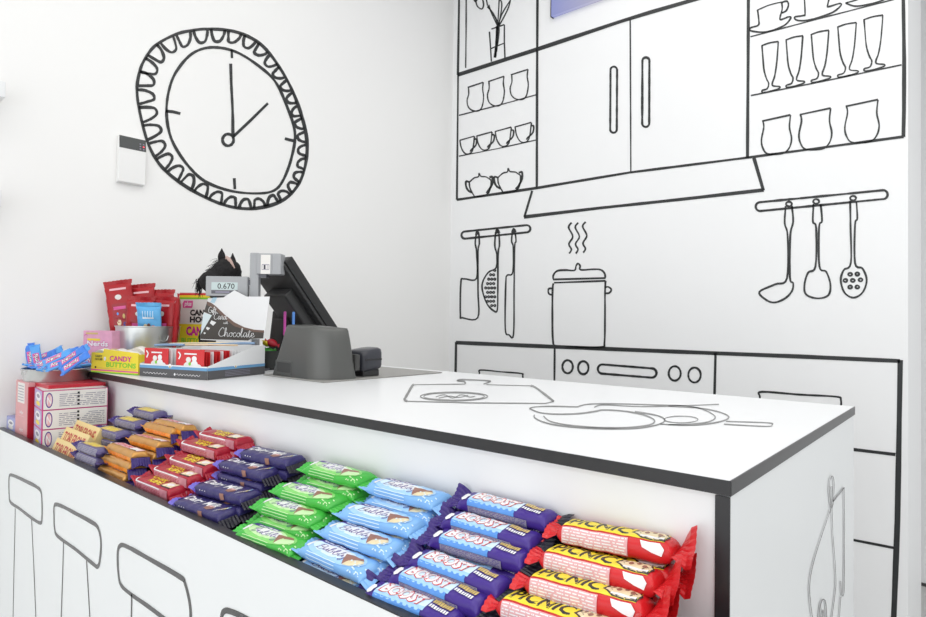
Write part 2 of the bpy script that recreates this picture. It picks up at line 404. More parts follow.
# hanging utensils, left rail
drawing('drawn_utensil_rail', 'drawn rail above the drawn cleaver, skimmer and knife', [(capsule(zp([(55, 200)])[0], zp([(279, 177)])[0], 3.6), 1.4, SC)], PB)
drawing('drawn_cleaver', 'drawn cleaver hanging at the left end of the left rail', [(zp([(96, 195), (92, 230), (97, 262), (97, 357), (52, 359), (40, 370), (38, 490), (46, 500), (101, 500), (102, 400), (102, 262), (107, 230), (105, 195)]), 1.15), (zp([(95, 200), (100, 187), (105, 198)]), 1.7)], PB)
b = MB()
for st in ([(166, 190), (163, 238), (170, 270), (168, 318), (140, 335), (120, 368), (118, 400), (134, 448), (158, 474), (172, 472), (174, 400), (175, 270), (180, 236), (178, 190)],): ribbon(b, zp(st), 1.15, PB)
ribbon(b, zp([(167, 195), (172, 180), (178, 193)]), 1.8, PB)
for r in range(9):
    for c in range(4):
        x = 163-c*11+(r % 2)*-4; y = 328+r*16
        if ((x-170)/50)**2+((y-395)/78)**2 < .8:
            p = zp([(x, y)])[0]; ribbon(b, [(p[0]+.95*cos(a*pi/3), p[1]+.95*sin(a*pi/3)) for a in range(6)], .9, PB, closed=True, sub=2)
o = b.build('drawn_skimmer', centre=True, fix=False); tag(o, 'drawn half-round skimmer full of holes between cleaver and knife', 'wall drawing')
drawing('drawn_knife', 'drawn long knife hanging at the right end of the left rail', [(zp([(227, 190), (224, 222), (230, 246), (228, 336), (208, 346), (203, 375), (201, 540), (215, 562), (231, 560), (233, 400), (235, 246), (240, 222), (237, 190)]), 1.15), (zp([(227, 192), (232, 178), (237, 190)]), 1.8)], PB)
drawing('drawn_steam', 'three drawn wavy lines of steam above the pot', [(zp([(442+dx, 155-dy), (431+dx, 172-dy), (446+dx, 205-dy), (432+dx, 232-dy), (441+dx, 252-dy), (433+dx, 267-dy)]), 1.2) for dx, dy in ((0, 0), (24, 0), (51, 3))], PB)
pot = empty('drawn_pot', PB(579, 346), 'line drawing of a tall lidded cooking pot on the drawn stove', 'wall drawing')
sub(pot, 'lid', [(zp([(375, 360), (376, 345), (390, 330), (420, 327), (452, 328), (458, 312), (465, 303), (473, 312), (475, 326), (520, 324), (548, 326), (562, 340), (564, 356)]), 1.25), (zp([(374, 361), (565, 356)]), 1.25, ST)], PB)
sub(pot, 'body', [(zp([(376, 375), (373, 395), (372, 480), (374, 580), (386, 602), (450, 606), (550, 606), (561, 590), (563, 480), (563, 410), (565, 366)]), 1.3), (zp([(378, 373), (565, 366)]), 1.2, ST)], PB)
sub(pot, 'handle', [(zp([(373, 394), (360, 394), (357, 405), (362, 415), (373, 416)]), 1.2)], PB)
sub(pot, 'handle', [(zp([(563, 390), (575, 388), (586, 398), (578, 410), (563, 411)]), 1.2)], PB)
# right rail
drawing('drawn_utensil_rail', 'drawn rail above the drawn ladle, spoon and slotted spoon', [(capsule(zr([(124, 144)])[0], zr([(504, 107)])[0], 4.4), 1.6, SC)], PB)
def hook(x, y): return zr([(x+9*cos(a*pi/4), y+7*sin(a*pi/4)) for a in range(8)])
drawing('drawn_ladle', 'drawn ladle hanging at the left of the right rail', [(zr([(203, 142), (200, 195), (209, 235), (207, 365), (170, 384), (122, 407), (140, 430), (167, 440), (200, 428), (222, 405), (226, 380), (216, 362), (217, 235), (226, 190), (222, 142)]), 1.4), (hook(213, 136), 1.4, CL)], PB)
drawing('drawn_spoon', 'drawn plain spoon hanging in the middle of the right rail', [(zr([(289, 136), (287, 190), (297, 210), (295, 328), (272, 348), (261, 385), (266, 415), (300, 427), (334, 418), (341, 385), (328, 345), (307, 328), (306, 208), (315, 188), (311, 136)]), 1.4), (hook(297, 128), 1.4, CL)], PB)
drawing('drawn_slotted_spoon', 'drawn slotted spoon with seven holes, right end of the rail', [(zr([(402, 126), (403, 200), (404, 318), (382, 340), (373, 372), (385, 410), (413, 425), (441, 408), (453, 370), (440, 335), (417, 318), (417, 200), (424, 180), (421, 126)]), 1.4), (hook(411, 118), 1.4, CL)]
        + [([(q[0]+1.9*cos(a*pi/3), q[1]+1.5*sin(a*pi/3)) for a in range(6)], 1.5, dict(closed=True, sub=2)) for q in zr([(402, 353), (424, 352), (387, 372), (410, 372), (434, 370), (402, 392), (424, 392)])], PB)
# lower units
low = empty('drawn_kitchen_units', PB(680, 400), 'line drawing of base cupboards, drawers and an oven along the wall bottom', 'wall drawing')
sub(low, 'unit_outline', [([(456, 342.6), (560, 347), (700, 352.6), (800, 356.5), (900, 361)], 2.4, dict(smooth=False, w2=3.6)), ([(456.2, 342), (455.6, 380), (454, 470)], 1.5, ST), ([(554.8, 347), (554.5, 381), (553.5, 470)], 1.5, ST),
                         ([(715.6, 353), (714.6, 395), (713, 480)], 2.0, ST), ([(900.3, 360), (899.3, 420), (897.5, 520), (894.5, 600), (892, 660)], 4.0, ST)], PB)
for p in ([(760, 444), (855, 449.6), (895.5, 454.5)], [(760, 530), (853, 539.8), (894, 547.8)]): sub(low, 'drawer_line', [(p, 2.0, ST)], PB)
sub(low, 'cupboard_handle', [(Z(450, 320, 3.858, [(112, 228), (114, 205), (120, 193), (200, 200), (274, 206), (281, 215), (280, 240)]), 1.1)], PB)
sub(low, 'cupboard_handle', [([(759.6, 408), (760, 397), (762, 391.8), (800, 394.6), (836, 396.6), (841, 400), (840.5, 412)], 1.4)], PB)
for cx, cy, rx, ry in ((567.7, 366.7, 5.2, 6.5), (583.4, 367.7, 5.2, 6.5), (674.8, 373.4, 6, 7.2), (694.6, 375, 6.2, 7.4)):
    sub(low, 'oven_knob', [([(cx+rx*cos(a*pi/6), cy+ry*sin(a*pi/6)) for a in range(12)], 1.5, dict(closed=True, sub=3))], PB)
sub(low, 'oven_handle', [(capsule((602.5, 369), (652, 373), 4.6), 1.6, SC)], PB)
# clock on the left wall
zc = lambda p: Z(120, 20, 3.085, p)
clock = empty('drawn_clock', PA(228, 140), 'big hand-drawn wall clock with scalloped border and two hands', 'wall drawing')
outer = zc([(60, 160), (78, 118), (110, 78), (170, 45), (220, 33), (270, 28), (350, 35), (420, 65), (470, 115), (520, 195), (555, 280), (576, 370), (571, 450), (545, 515), (495, 560), (420, 581), (350, 578), (280, 555), (200, 512), (130, 455), (90, 390), (64, 300), (52, 220)])
inner = zc([(143, 280), (150, 220), (170, 165), (212, 112), (258, 88), (310, 86), (365, 102), (425, 140), (477, 188), (512, 260), (539, 345), (530, 420), (505, 490), (475, 526), (420, 535), (340, 527), (262, 498), (210, 450), (170, 392), (150, 340)])
sub(clock, 'outer_ring', [(outer, 2.3, CL)], PA)
sub(clock, 'inner_ring', [(inner, 2.0, CL)], PA)
def along(poly):
    d = densify(catmull(poly, True, 8), True, .6); return d
oc = along(outer); cc = zc([(335, 310)])[0]
acc = [0]
for i in range(1, len(oc)): acc.append(acc[-1]+math.dist(oc[i], oc[i-1]))
def at(s_):
    s_ %= acc[-1]
    for i, a in enumerate(acc):
        if a >= s_: return oc[i]
    return oc[-1]
b = MB(); s_ = 0; k = 0
while s_ < acc[-1]-6:
    p = at(s_); a = math.atan2(p[1]-cc[1], p[0]-cc[0])
    left = max(0, -cos(a)); right = max(0, cos(a))
    pit = 17.2 + 1.2*left - 3.6*right - (1.2 if sin(a) > .5 else 0)
    dep = 11.5 + 5.5*left - 2.6*right - (1.2 if sin(a) > .4 else 0)
    q = at(s_+pit*.80); m_ = at(s_+pit*.40)
    nx, ny = cc[0]-m_[0], cc[1]-m_[1]; L = math.hypot(nx, ny); tx, ty = q[0]-p[0], q[1]-p[1]
    nx, ny = -(q[1]-p[1]), q[0]-p[0]; l2 = math.hypot(nx, ny); nx, ny = nx/l2, ny/l2
    if nx*(cc[0]-m_[0])+ny*(cc[1]-m_[1]) < 0: nx, ny = -nx, -ny
    j = random.uniform(-.12, .12)
    ribbon(b, [p, (p[0]+nx*dep*.55+tx*.12, p[1]+ny*dep*.55+ty*.12), (p[0]+nx*dep*.95+tx*(.35+j), p[1]+ny*dep*.95+ty*(.35+j)), (p[0]+nx*dep*.9+tx*(.72+j), p[1]+ny*dep*.9+ty*(.72+j)), (p[0]+nx*dep*.45+tx*(.92), p[1]+ny*dep*.45+ty*.92), q], 2.05, PA)
    s_ += pit
b.v = [p-clock.location for p in b.v]; b.build('scalloped_border', clock, fix=False)
sub(clock, 'minute_hand', [(zc([(341, 135), (343, 200), (347, 280), (348, 358)]), 2.1)], PA)
sub(clock, 'hour_hand', [(zc([(347, 362), (400, 312), (456, 257)]), 2.0, ST)], PA)
sub(clock, 'hub', [(zc([(333+17*cos(a*pi/5), 370+18*sin(a*pi/5)) for a in range(10)]), 2.1, CL)], PA)
for p in ([(344, 92), (345, 118)], [(140, 281), (162, 283), (186, 289)], [(508, 366), (522, 370), (537, 373)], [(352, 488), (354, 522)]): sub(clock, 'hour_mark', [(zc(p), 1.9, ST)], PA)
# stools on the counter front (drawn in the panel's own plane)
zs = lambda p: Z(0, 460, 3.5615, p)
PF = lambda X, Zz: V((X, YL/S-.0006/S, Zz))
def fp(pts):
    o = []
    for u, v in pts:
        q = hy(u, v, YL/S); o.append((q.x, q.z))
    return o
seats = [[(33, 62), (38, 53), (60, 60), (100, 79), (130, 95), (146, 112), (150, 150), (150, 205), (144, 224), (110, 204), (70, 173), (38, 150), (33, 120), (32, 85)],
         [(193, 168), (200, 158), (225, 166), (270, 190), (320, 217), (349, 240), (360, 290), (357, 350), (349, 379), (330, 368), (270, 318), (207, 272), (195, 245), (193, 200)],
         [(420, 330), (430, 304), (455, 309), (520, 345), (640, 415), (660, 440), (678, 520), (678, 590), (664, 620), (600, 575), (530, 522), (470, 480), (432, 445), (422, 400)],
         [(790, 560), (800, 538), (825, 540), (900, 575), (1040, 660), (1080, 700), (1100, 800), (1080, 900), (1000, 850), (840, 720), (800, 680), (788, 620)]]
legs = [[[(55, 172), (50, 400), (46, 620), (44, 1100)], [(113, 212), (121, 380), (129, 580), (146, 1100)]],
        [[(227, 292), (223, 430), (218, 580), (206, 1100)], [(309, 358), (316, 480), (323, 600), (345, 1100)]],
        [[(470, 478), (468, 600), (464, 800), (458, 1100)], [(600, 578), (606, 700), (616, 1100)]],
        [[(860, 745), (856, 900), (852, 1100)], [(985, 845), (990, 1100)]]]
for i in range(4):
    sn = empty('drawn_stool', PF(*fp(zs([seats[i][6]]))[0]), ['line drawing of a bar stool, leftmost on the counter front', 'line drawing of a bar stool, second from the left end of the counter', 'large line drawing of a bar stool, third from the left end of the counter', 'line drawing of a bar stool whose seat corner shows at the picture bottom'][i], 'counter drawing', 'drawn bar stools')
    b = MB(); ribbon(b, fp(zs(seats[i])), .055, PF, VGREY, closed=True, jit=.1); b.v = [p-sn.location for p in b.v]; b.build('seat', sn, fix=False)
    for lg in legs[i]:
        b = MB(); ribbon(b, fp(zs(lg)), .035, PF, VGREY, smooth=False, step=.2, jit=.1); b.v = [p-sn.location for p in b.v]; b.build('leg', sn, fix=False)
# drawings on the worktop
zt = lambda p: Z(360, 350, 3.5615, p)
zq = lambda p: Z(500, 370, 3.5615, p)
ck = dict(mt=VTOP, cat='worktop drawing')
drawing('drawn_chopping_board', 'grey line drawing of a chopping board with a round emblem on the worktop', [
    (zt([(192, 124), (185, 130), (165, 165), (158, 178), (168, 183)]), 1.7), (zt([(168, 183), (400, 189), (660, 191), (690, 184)]), .7, ST), (zt([(690, 184), (660, 160), (625, 134), (608, 128)]), 1.6), (zt([(608, 128), (450, 124)]), .6, ST), (zt([(192, 124), (375, 122)]), .6, ST),
    (zt([(376, 121), (370, 113), (346, 110), (368, 106), (455, 110), (462, 114), (440, 122)]), 1.0),
    (zt([(335+120*cos(a*pi/8), 166+15.5*sin(a*pi/8)) for a in range(16)]), .7, CL), (zt([(335+108*cos(a*pi/8), 166+12.5*sin(a*pi/8)) for a in range(16)]), .5, CL),
    (zt([(270, 168), (300, 160), (330, 172), (360, 160), (390, 168), (410, 165)]), .6), (zt([(280, 172), (320, 165), (350, 170), (385, 162)]), .5)], PC, **ck)
drawing('drawn_whisk_bowls', 'grey line drawing of overlapping pans and a ladle on the worktop', [
    (zq([(105, 138), (140, 152), (200, 158), (280, 156), (340, 148), (370, 143), (440, 147), (510, 160), (550, 180), (530, 197), (450, 206), (350, 206), (250, 198), (180, 184), (155, 165)]), .95),
    (zq([(122, 160), (125, 172), (160, 188), (220, 200), (300, 207), (400, 210), (490, 208), (560, 196), (587, 180), (560, 163), (480, 149)]), .95),
    (zq([(105, 138), (120, 133), (170, 130), (280, 132)]), .8), (zq([(280, 130), (320, 122), (420, 121), (550, 125), (650, 128), (720, 140), (765, 165), (750, 183), (690, 193), (600, 196)]), .8),
    (zq([(335, 134), (370, 125), (500, 131), (640, 128), (780, 123)]), .7), (zq([(600, 130), (700, 135), (780, 150), (815, 168), (790, 183), (720, 195), (640, 197), (570, 193)]), .9),
    (zq([(645+60*cos(a*pi/6), 177+12*sin(a*pi/6)) for a in range(12)]), .6, CL),
    ([(726, 421.6), (768, 423), (772, 425), (766, 426.6), (724, 424.4)], .75)], PC, **ck)
ze = lambda p: Z(660, 440, 3.481, p)
drawing('drawn_corkscrew', 'thin grey line drawing of a hanging bottle opener on the counter end', [
    (ze([(598, 125), (590, 140), (588, 170), (591, 210), (596, 237), (602, 215), (605, 160), (603, 135)]), .65, CL), (ze([(593, 240), (560, 338), (532, 430), (520, 500), (522, 560), (531, 630)]), .7), (ze([(597, 160), (598, 250), (601, 330), (608, 420), (611, 500), (605, 560), (594, 640)]), .6),
    (ze([(601, 214), (622, 188), (640, 165)]), 1.2, ST), (ze([(640, 165), (641, 300), (640, 500), (637, 540), (631, 535), (628, 490)]), .65), (ze([(628, 545), (622, 640)]), .6, ST),
    (ze([(553, 640), (553, 600), (560, 563), (568, 554), (576, 570), (580, 640)]), .9), (ze([(560, 640), (566, 590), (572, 640)]), .7)], PE, mt=VGREY, cat='counter drawing')
# ------------------------------------------------------------------ things on the walls
b = MB(); p0 = V(hy(553, 19, YB)); 
scr = empty('wall_screen', (p0.x, p0.y, p0.z), 'blue-violet glowing screen on the back wall above the drawn cupboard doors', 'screen')
SCR = mat('lit_screen', (.02, .02, .03), .2)
n_, l_n = nodes(SCR); bs = n_['Principled BSDF']
tcn = n_.new('ShaderNodeTexCoord'); sep = n_.new('ShaderNodeSeparateXYZ'); rp = n_.new('ShaderNodeValToRGB')
l_n.new(tcn.outputs['Generated'], sep.inputs[0]); l_n.new(sep.outputs['X'], rp.inputs[0]); l_n.new(rp.outputs[0], bs.inputs['Emission Color'])
rp.color_ramp.elements[0].color = (.25, .28, .56, 1); rp.color_ramp.elements[1].color = (.50, .47, .55, 1); rp.color_ramp.elements[1].position = .35
bs.inputs['Emission Strength'].default_value = .8
b.box(.004, .92, -.022, -.002, .003, .56, SCR); b.build('display', scr)
b = MB(); b.box(0, .004, -.023, 0, 0, .563, BLACK); b.box(.004, .924, -.023, 0, .56, .563, BLACK); b.box(.92, .924, -.023, 0, 0, .56, BLACK); b.build('bezel', scr)
# alarm keypad
A1 = V(hx(119.5, 136, XA+.14)); A2 = V(hx(146.5, 140, XA+.14)); A3 = V(hx(146, 186, XA+.14)); A4 = V(hx(118, 183, XA+.14))
kp = empty('alarm_keypad', (xa, (A1.y+A2.y)/2, A3.z), 'white alarm keypad box with a dark grey top panel beside the drawn clock', 'keypad')
hw_ = (A2.y-A1.y)/2; hh = A1.z-A4.z
PLW = mat('white_plastic', (.84, .84, .83), .35)
b = MB(); b.prism([(0.001, 0), (.019, 0.003), (.022, hh*.7), (.018, hh), (.001, hh)], -hw_, hw_, PLW, 'y'); b.build('cover', kp, bev=.0015)
b = MB(); b.prism([(.0185, hh*.735), (.0228, hh*.735), (.0195, hh*.995), (.0185, hh*.995)], -hw_*.985, hw_*.985, mat('keypad_grey', (.06, .065, .065), .4), 'y'); kpn = b.build('display_panel', kp, bev=.0008)
kpn['label'] = 'dark grey display panel'
LED = mat('red_led', (.5, .02, .03), .3, emit=(1, .05, .1), es=1.2)
for r in range(3):
    for c in range(2):
        b = MB(); z = hh*(.78+.055*r); y = hw_*(.55+.25*c)
        b.box(.0195, .0232-.004*(z/hh-.735)/.26+.0005, y-.0022, y+.0022, z-.0018, z+.0018, LED if (r == 1 and c == 1) else GREYT); b.build('indicator', kpn)
# ends of two white wall shelves
for i, (u, v0, v1) in enumerate(((6, 82, 98), (2, 190, 207))):
    p = V(hx(u, v0, XA+.5)); q = V(hx(u, v1, XA+.5))
    b = MB(); b.box(xa, xa+.5*S, p.y-.6, p.y, q.z, p.z, LAM); o = b.build('wall_shelf', bev=.002, centre=True)
    tag(o, ['end of a white wall shelf at the left picture edge, upper of two', 'end of a white wall shelf at the left picture edge, lower of two'][i], 'shelf', 'white wall shelves')

# ------------------------------------------------------------------ wrapped bars
class Bar:
    def __init__(s, L, w, t, p=4, taper=.12, amp=.0007, seed=0, flare=.1):
        s.L, s.w, s.t, s.p, s.ta, s.amp, s.seed, s.fl = L, w, t, p, taper, amp, seed, flare
        N = 240; th = [radians(45+360*i/N) for i in range(N+1)]
        f = lambda c: math.copysign(abs(c)**(2/p), c)
        s.cs = [(w/2*f(cos(a)), t/2*f(sin(a))) for a in th]
        s.q = []
        for k in range(4):
            seg = s.cs[k*N//4:(k+1)*N//4+1]; ac = [0]
            for i in range(1, len(seg)): ac.append(ac[-1]+math.dist(seg[i], seg[i-1]))
            s.q.append((seg, [a/ac[-1] for a in ac]))
    def sec(s, v):
        v %= 4; k = int(v); fr = v-k; seg, ac = s.q[k]
        for i in range(1, len(ac)):
            if ac[i] >= fr-1e-9:
                g = (fr-ac[i-1])/max(1e-9, ac[i]-ac[i-1]); a, b = seg[i-1], seg[i]
                return a[0]+(b[0]-a[0])*g, a[1]+(b[1]-a[1])*g
        return seg[-1]
    def surf(s, x, v, e=0):
        """x 0..1 along the bar; v 0..1 top face (back to front), 1..2 front side, 2..3 underside, 3..4 back side"""
        y, z = s.sec(v); X = (x-.5)*s.L
        d = min(x, 1-x)/s.ta; k = sin(pi/2*min(1, max(0, d)))**.65 if d > 0 else 0
        kz = .10+.90*k; ky = 1+s.fl*(1-k)
        nl = math.hypot(y/s.w, z/s.t) or 1; ny, nz = y/s.w/nl/ s.w, z/s.t/nl/s.t
        n2 = math.hypot(ny, nz) or 1; ny, nz = ny/n2, nz/n2
        # flat-face normals are dominated by the nearer side
        h = s.amp*(sin(X*190+s.seed+v*3)+.7*sin(X*410+v*7+2*s.seed)+.6*sin(X*95-v*5+s.seed*3))
        h *= (.5+.9*(1-k))
        e2 = e+h
        return Vector((X, y*ky+ny*e2, z*kz+nz*e2))
    def body(s, mt, nx=28, name='wrapper', parent=None, bands=()):
        mb = MB(); rings = []
        vs_ = []
        for k in range(4): vs_ += [k+i/(8 if k % 2 == 0 else 5) for i in range(8 if k % 2 == 0 else 5)]
        xs = sorted(set([i/nx for i in range(nx+1)]+[s.ta*f for f in (.05, .15, .3, .5)]+[1-s.ta*f for f in (.05, .15, .3, .5)]))
        for x in xs: rings.append([s.surf(x, v) for v in vs_])
        mb.loft(rings, mt)
        return mb.build(name, parent, smooth=True)
    def fin(s, side, mt, ln, tilt=0, name='crimped_end', parent=None, wk=1.0, skew=0, twist=0):
        n = 14; W = s.w*(1+s.fl)*wk; mb = MB(); rows = []
        d0 = s.L/2-.0008
        for j in range(4):
            t = j/3; row = []
            for i in range(n+1):
                y = (i/n-.5)*W*(1+.04*t); r = (.0004 if i % 2 else -.0004)*(1 if j else .5)
                ex = ln*t+(.0009 if (i % 2 and j == 3) else 0)
                zz = ln*t*sin(tilt)+r+.0025*t*sin(i*.5+s.seed+side)
                tw = twist*min(1, t*1.5); y2 = y+skew*t*ln; row.append(Vector((side*(d0+ex*cos(tilt)), y2*cos(tw)-zz*sin(tw), y2*sin(tw)+zz*cos(tw))))
            rows.append(row)
        vs = []; fs = []
        for dz in (.0003, -.0003):
            for row in rows: vs += [p+Vector((0, 0, dz)) for p in row]
        m = n+1; K = 4*m
        for j in range(3):
            for i in range(n):
                a = j*m+i; fs += [(a, a+1, a+m+1, a+m), (K+a, K+a+m, K+a+m+1, K+a+1)]
        for i in range(n): fs.append((3*m+i, 3*m+i+1, K+3*m+i+1, K+3*m+i))
        for j in range(3): fs += [(j*m, (j+1)*m, K+(j+1)*m, K+j*m), (j*m+n, K+j*m+n, K+(j+1)*m+n, (j+1)*m+n)]
        mb.add(vs, fs, mt)
        return mb.build(name, parent, smooth=False)

# simple cursive stroke alphabet (x-height 1)
CUR = {'C': (1.3, [[(1.1, 1.7), (.95, 2.05), (.6, 1.9), (.2, 1.1), (.15, .4), (.5, 0), (.95, .2), (1.3, .5)]]),
 'G': (1.3, [[(1.05, 1.7), (.8, 2.0), (.4, 1.7), (.15, 1.0), (.2, .3), (.6, 0), (1.0, .3), (1.1, .9), (.7, .85)]]),
 'B': (1.2, [[(.15, 0), (.35, 1.0), (.5, 1.9)], [(.1, 1.5), (.6, 2.0), (1.05, 1.8), (.85, 1.2), (.45, 1.0), (.95, .85), (1.0, .3), (.6, 0), (.2, .1)]]),
 'h': (.95, [[(0, .4), (.3, 1.2), (.42, 1.95), (.25, 1.9), (.1, .8), (.05, 0), (.3, .8), (.55, .95), (.55, .2), (.7, 0), (.95, .4)]]),
 'o': (.85, [[(.55, .95), (.2, .8), (.1, .3), (.4, 0), (.65, .4), (.55, .95), (.85, .7)]]),
 'c': (.75, [[(.55, .8), (.4, 1.0), (.12, .6), (.15, .1), (.4, 0), (.75, .4)]]),
 'l': (.6, [[(0, .4), (.35, 1.3), (.4, 2.0), (.22, 1.7), (.15, .3), (.3, 0), (.6, .4)]]),
 'a': (.95, [[(.6, .9), (.3, 1.0), (.08, .4), (.25, 0), (.55, .5), (.65, .95), (.6, .2), (.7, 0), (.95, .4)]]),
 't': (.6, [[(0, .4), (.25, 1.0), (.35, 1.6)], [(.35, 1.6), (.2, .3), (.35, 0), (.6, .4)], [(0, 1.15), (.6, 1.25)]]),
 'e': (.75, [[(.1, .4), (.5, .6), (.5, .95), (.2, .85), (.12, .3), (.35, 0), (.75, .4)]]),
 'i': (.5, [[(0, .4), (.25, 1.0), (.2, .2), (.3, 0), (.5, .4)], [(.32, 1.4), (.36, 1.5)]]),
 'f': (.6, [[(0, .3), (.35, 1.3), (.55, 1.9), (.35, 1.8), (.15, .3), (.02, -.7), (.2, -.3), (.6, .4)], [(0, 1.0), (.5, 1.1)]]),
 'r': (.7, [[(0, .4), (.2, 1.1), (.45, .95), (.4, .2), (.5, 0), (.7, .4)]]),
 'd': (1.0, [[(.6, .9), (.3, 1.0), (.08, .4), (.25, 0), (.55, .5), (.85, 2.0), (.65, .3), (.75, 0), (1.0, .4)]]),
 'w': (1.1, [[(0, .8), (.12, 1.0), (.15, .2), (.3, 0), (.55, .9), (.55, .2), (.75, 0), (.95, .6), (.95, 1.0), (1.1, .8)]]),
 'u': (.9, [[(0, .4), (.15, 1.0), (.12, .2), (.3, 0), (.55, .6), (.62, 1.0), (.6, .2), (.7, 0), (.9, .4)]]),
 'b': (.85, [[(0, .4), (.35, 1.4), (.38, 2.0), (.2, 1.6), (.12, .2), (.35, 0), (.6, .4), (.5, .9), (.85, .8)]]),
 'y': (.9, [[(0, .4), (.15, 1.0), (.15, .4), (.3, .2), (.55, .6), (.65, 1.0), (.5, -.4), (.25, -.9), (.1, -.6), (.9, .4)]])}
def cursive(pr, s, x, y, size, w, mt, P, ar=1, slope=0):
    """hand lettering; size = x-height; ar converts vertical units"""
    pr.level(); pr.hold = True
    for ch in s:
        if ch == ' ': x += size*.5; continue
        adv, st = CUR[ch]
        for q in st: pr.line([(x+a*size, (y+slope*(x+a*size))+b_*size*ar) for a, b_ in q], w, mt, P, ar=1/ar if ar else 1)
        x += adv*size*.86
    pr.hold = False
    return x

KIND = {}
def rows(pr, P, x0, x1, v0, v1, n, mt, fill=.5, gaps=9, **k):
    rr = random.Random(5); pr.level(); pr.hold = True
    for r in range(n):
        v = v0+(v1-v0)*(r+.25)/n; dv = (v1-v0)/n*fill; x = x0
        while x < x1-.01:
            w = min(x1-x, rr.uniform(.02, .09)); pr.rect(x, x+w, v, v+dv, mt, P, **k); x += w+.012
    pr.hold = False
def make_bar(key, cat, L, w, t, base, fins, deco, p=4, taper=.12, fl=.012, tilts=(.2, -.1), flare=.1, lift=.0004, amp=.0007, fr=None, wk=1.0, tw=(0, 0)):
    B = Bar(L, w, t, p, taper, amp, len(KIND)*1.7, flare)
    root = empty('chocolate_bar', (0, 0, 0), 'x', cat)
    B.body(base, parent=root)
    o1 = B.fin(-1, fins[0], fl, tilts[0], parent=root, twist=tw[0]); o2 = B.fin(1, fins[1], fl if fr is None else fr, tilts[1], parent=root, wk=wk, twist=tw[1])
    pr = PR(lift); 
    P = lambda x, v, e: B.surf(x, v, e)
    deco(pr, P, dict(maxlen=.006, sc=(L, w*.9)))
    pr.build('printed_design', root)
    root['_t'] = t
    KIND[key] = (root, B, [])
    return root
# v runs from back to front, so lettering is written with a negative height
def T(pr, s, x0, v1, w, h, mt, P, k, **kw): pr.text(s, x0, v1, w, -h, mt, P, **kw, **k)

F_RED = film('film_red', (.60, .015, .02)); F_PUR = film('film_purple', (.055, .025, .24)); F_LB = film('film_light_blue', (.22, .46, .82)); F_GR = film('film_green', (.06, .46, .06))
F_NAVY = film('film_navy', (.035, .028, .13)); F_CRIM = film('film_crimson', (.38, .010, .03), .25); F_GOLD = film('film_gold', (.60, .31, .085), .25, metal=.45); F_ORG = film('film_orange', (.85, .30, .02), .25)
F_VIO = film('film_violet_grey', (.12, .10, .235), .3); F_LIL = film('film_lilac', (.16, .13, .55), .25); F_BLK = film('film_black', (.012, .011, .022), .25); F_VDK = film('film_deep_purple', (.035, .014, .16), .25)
ROWP = mat('row_print', (.74, .40, .42), .4); LGR = mat('print_pale_green', (.55, .80, .42), .3); MGRN = mat('print_mid_green', (.22, .62, .15), .3); PALEB = mat('print_pale_blue', (.66, .82, .94), .3)
def d_picnic(pr, P, k):
    pr.rect(.05, .93, .08, .98, YEL, P, **k)
    T(pr, 'PICNIC', .08, .88, .55, .72, BLACK, P, k, bold=.03, shear=.1)
    pr.poly([(.66, .12), (.9, .12), (.95, .55), (.93, .96), (.74, .96), (.63, .6)], BLACK, P, **k)
    pr.poly([(.67, .18), (.89, .18), (.935, .55), (.915, .9), (.75, .9), (.65, .58)], CREAM, P, **k)
    for i in range(4): pr.disc(.70+.055*i, .35+.12*(i % 2), .02, .12, CHOC, P, 8, **k)
    pr.rect(.72, .92, .74, .86, WHITE, P, **k)
    pr.rect(.05, .64, 1.08, 1.86, ROWP, P, **k)
    rows(pr, P, .06, .63, 1.1, 1.84, 6, WHITE, .42, **k)
    pr.poly([(.74, 1.08), (.90, 1.08), (.94, 1.3), (.92, 1.58), (.84, 1.5), (.76, 1.35)], WHITE, P, **k)
make_bar('picnic_bar', 'chocolate bar', .82*S, .245*S, .165*S, F_RED, (F_RED, F_RED), d_picnic, p=3.2, taper=.08, fl=.018, tilts=(.25, .75), flare=.12, fr=.030, wk=1.0, tw=(.35, .95))
def d_boost(pr, P, k):
    pr.rect(.12, .68, .03, .80, PALEB, P, **k); pr.rect(.12, .68, .80, 1.0, LBL, P, **k); pr.rect(.12, .66, .98, 1.36, MBL, P, **k)
    for q in range(8): pr.disc(.16+.065*q, 1.0, .022, .10, LBL, P, 8, **k)
    T(pr, 'BOOST', .15, .86, .50, .74, RED, P, k, bold=.075, shear=.12)
    T(pr, 'BOOST', .162, .82, .476, .66, WHITE, P, k, bold=.045, shear=.12)
    pr.rect(.13, .80, 1.38, 1.86, GREYT, P, **k); rows(pr, P, .14, .79, 1.4, 1.84, 5, F_PUR, .35, **k)
    pr.rect(.13, .70, 1.90, 1.95, WHITE, P, **k)
    pr.level(); pr.hold = True
    for j in range(8):
        x = .70+.027*j; pr.poly([(x, .2+.02*j), (x+.022, .18+.02*j), (x+.022, .42+.02*j), (x, .44+.02*j)], GOLD, P, **k)
        pr.rect(x, x+.019, .52+.02*j, .7+.02*j, WHITE, P, **k)
    pr.hold = False
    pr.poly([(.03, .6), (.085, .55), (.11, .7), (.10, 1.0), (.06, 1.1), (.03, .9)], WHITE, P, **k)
make_bar('boost_bar', 'chocolate bar', .86*S, .195*S, .135*S, F_PUR, (F_VDK, F_BLK), d_boost, p=3.8, taper=.07, fl=.02, tilts=(.3, .1), flare=.2, tw=(.5, .3))
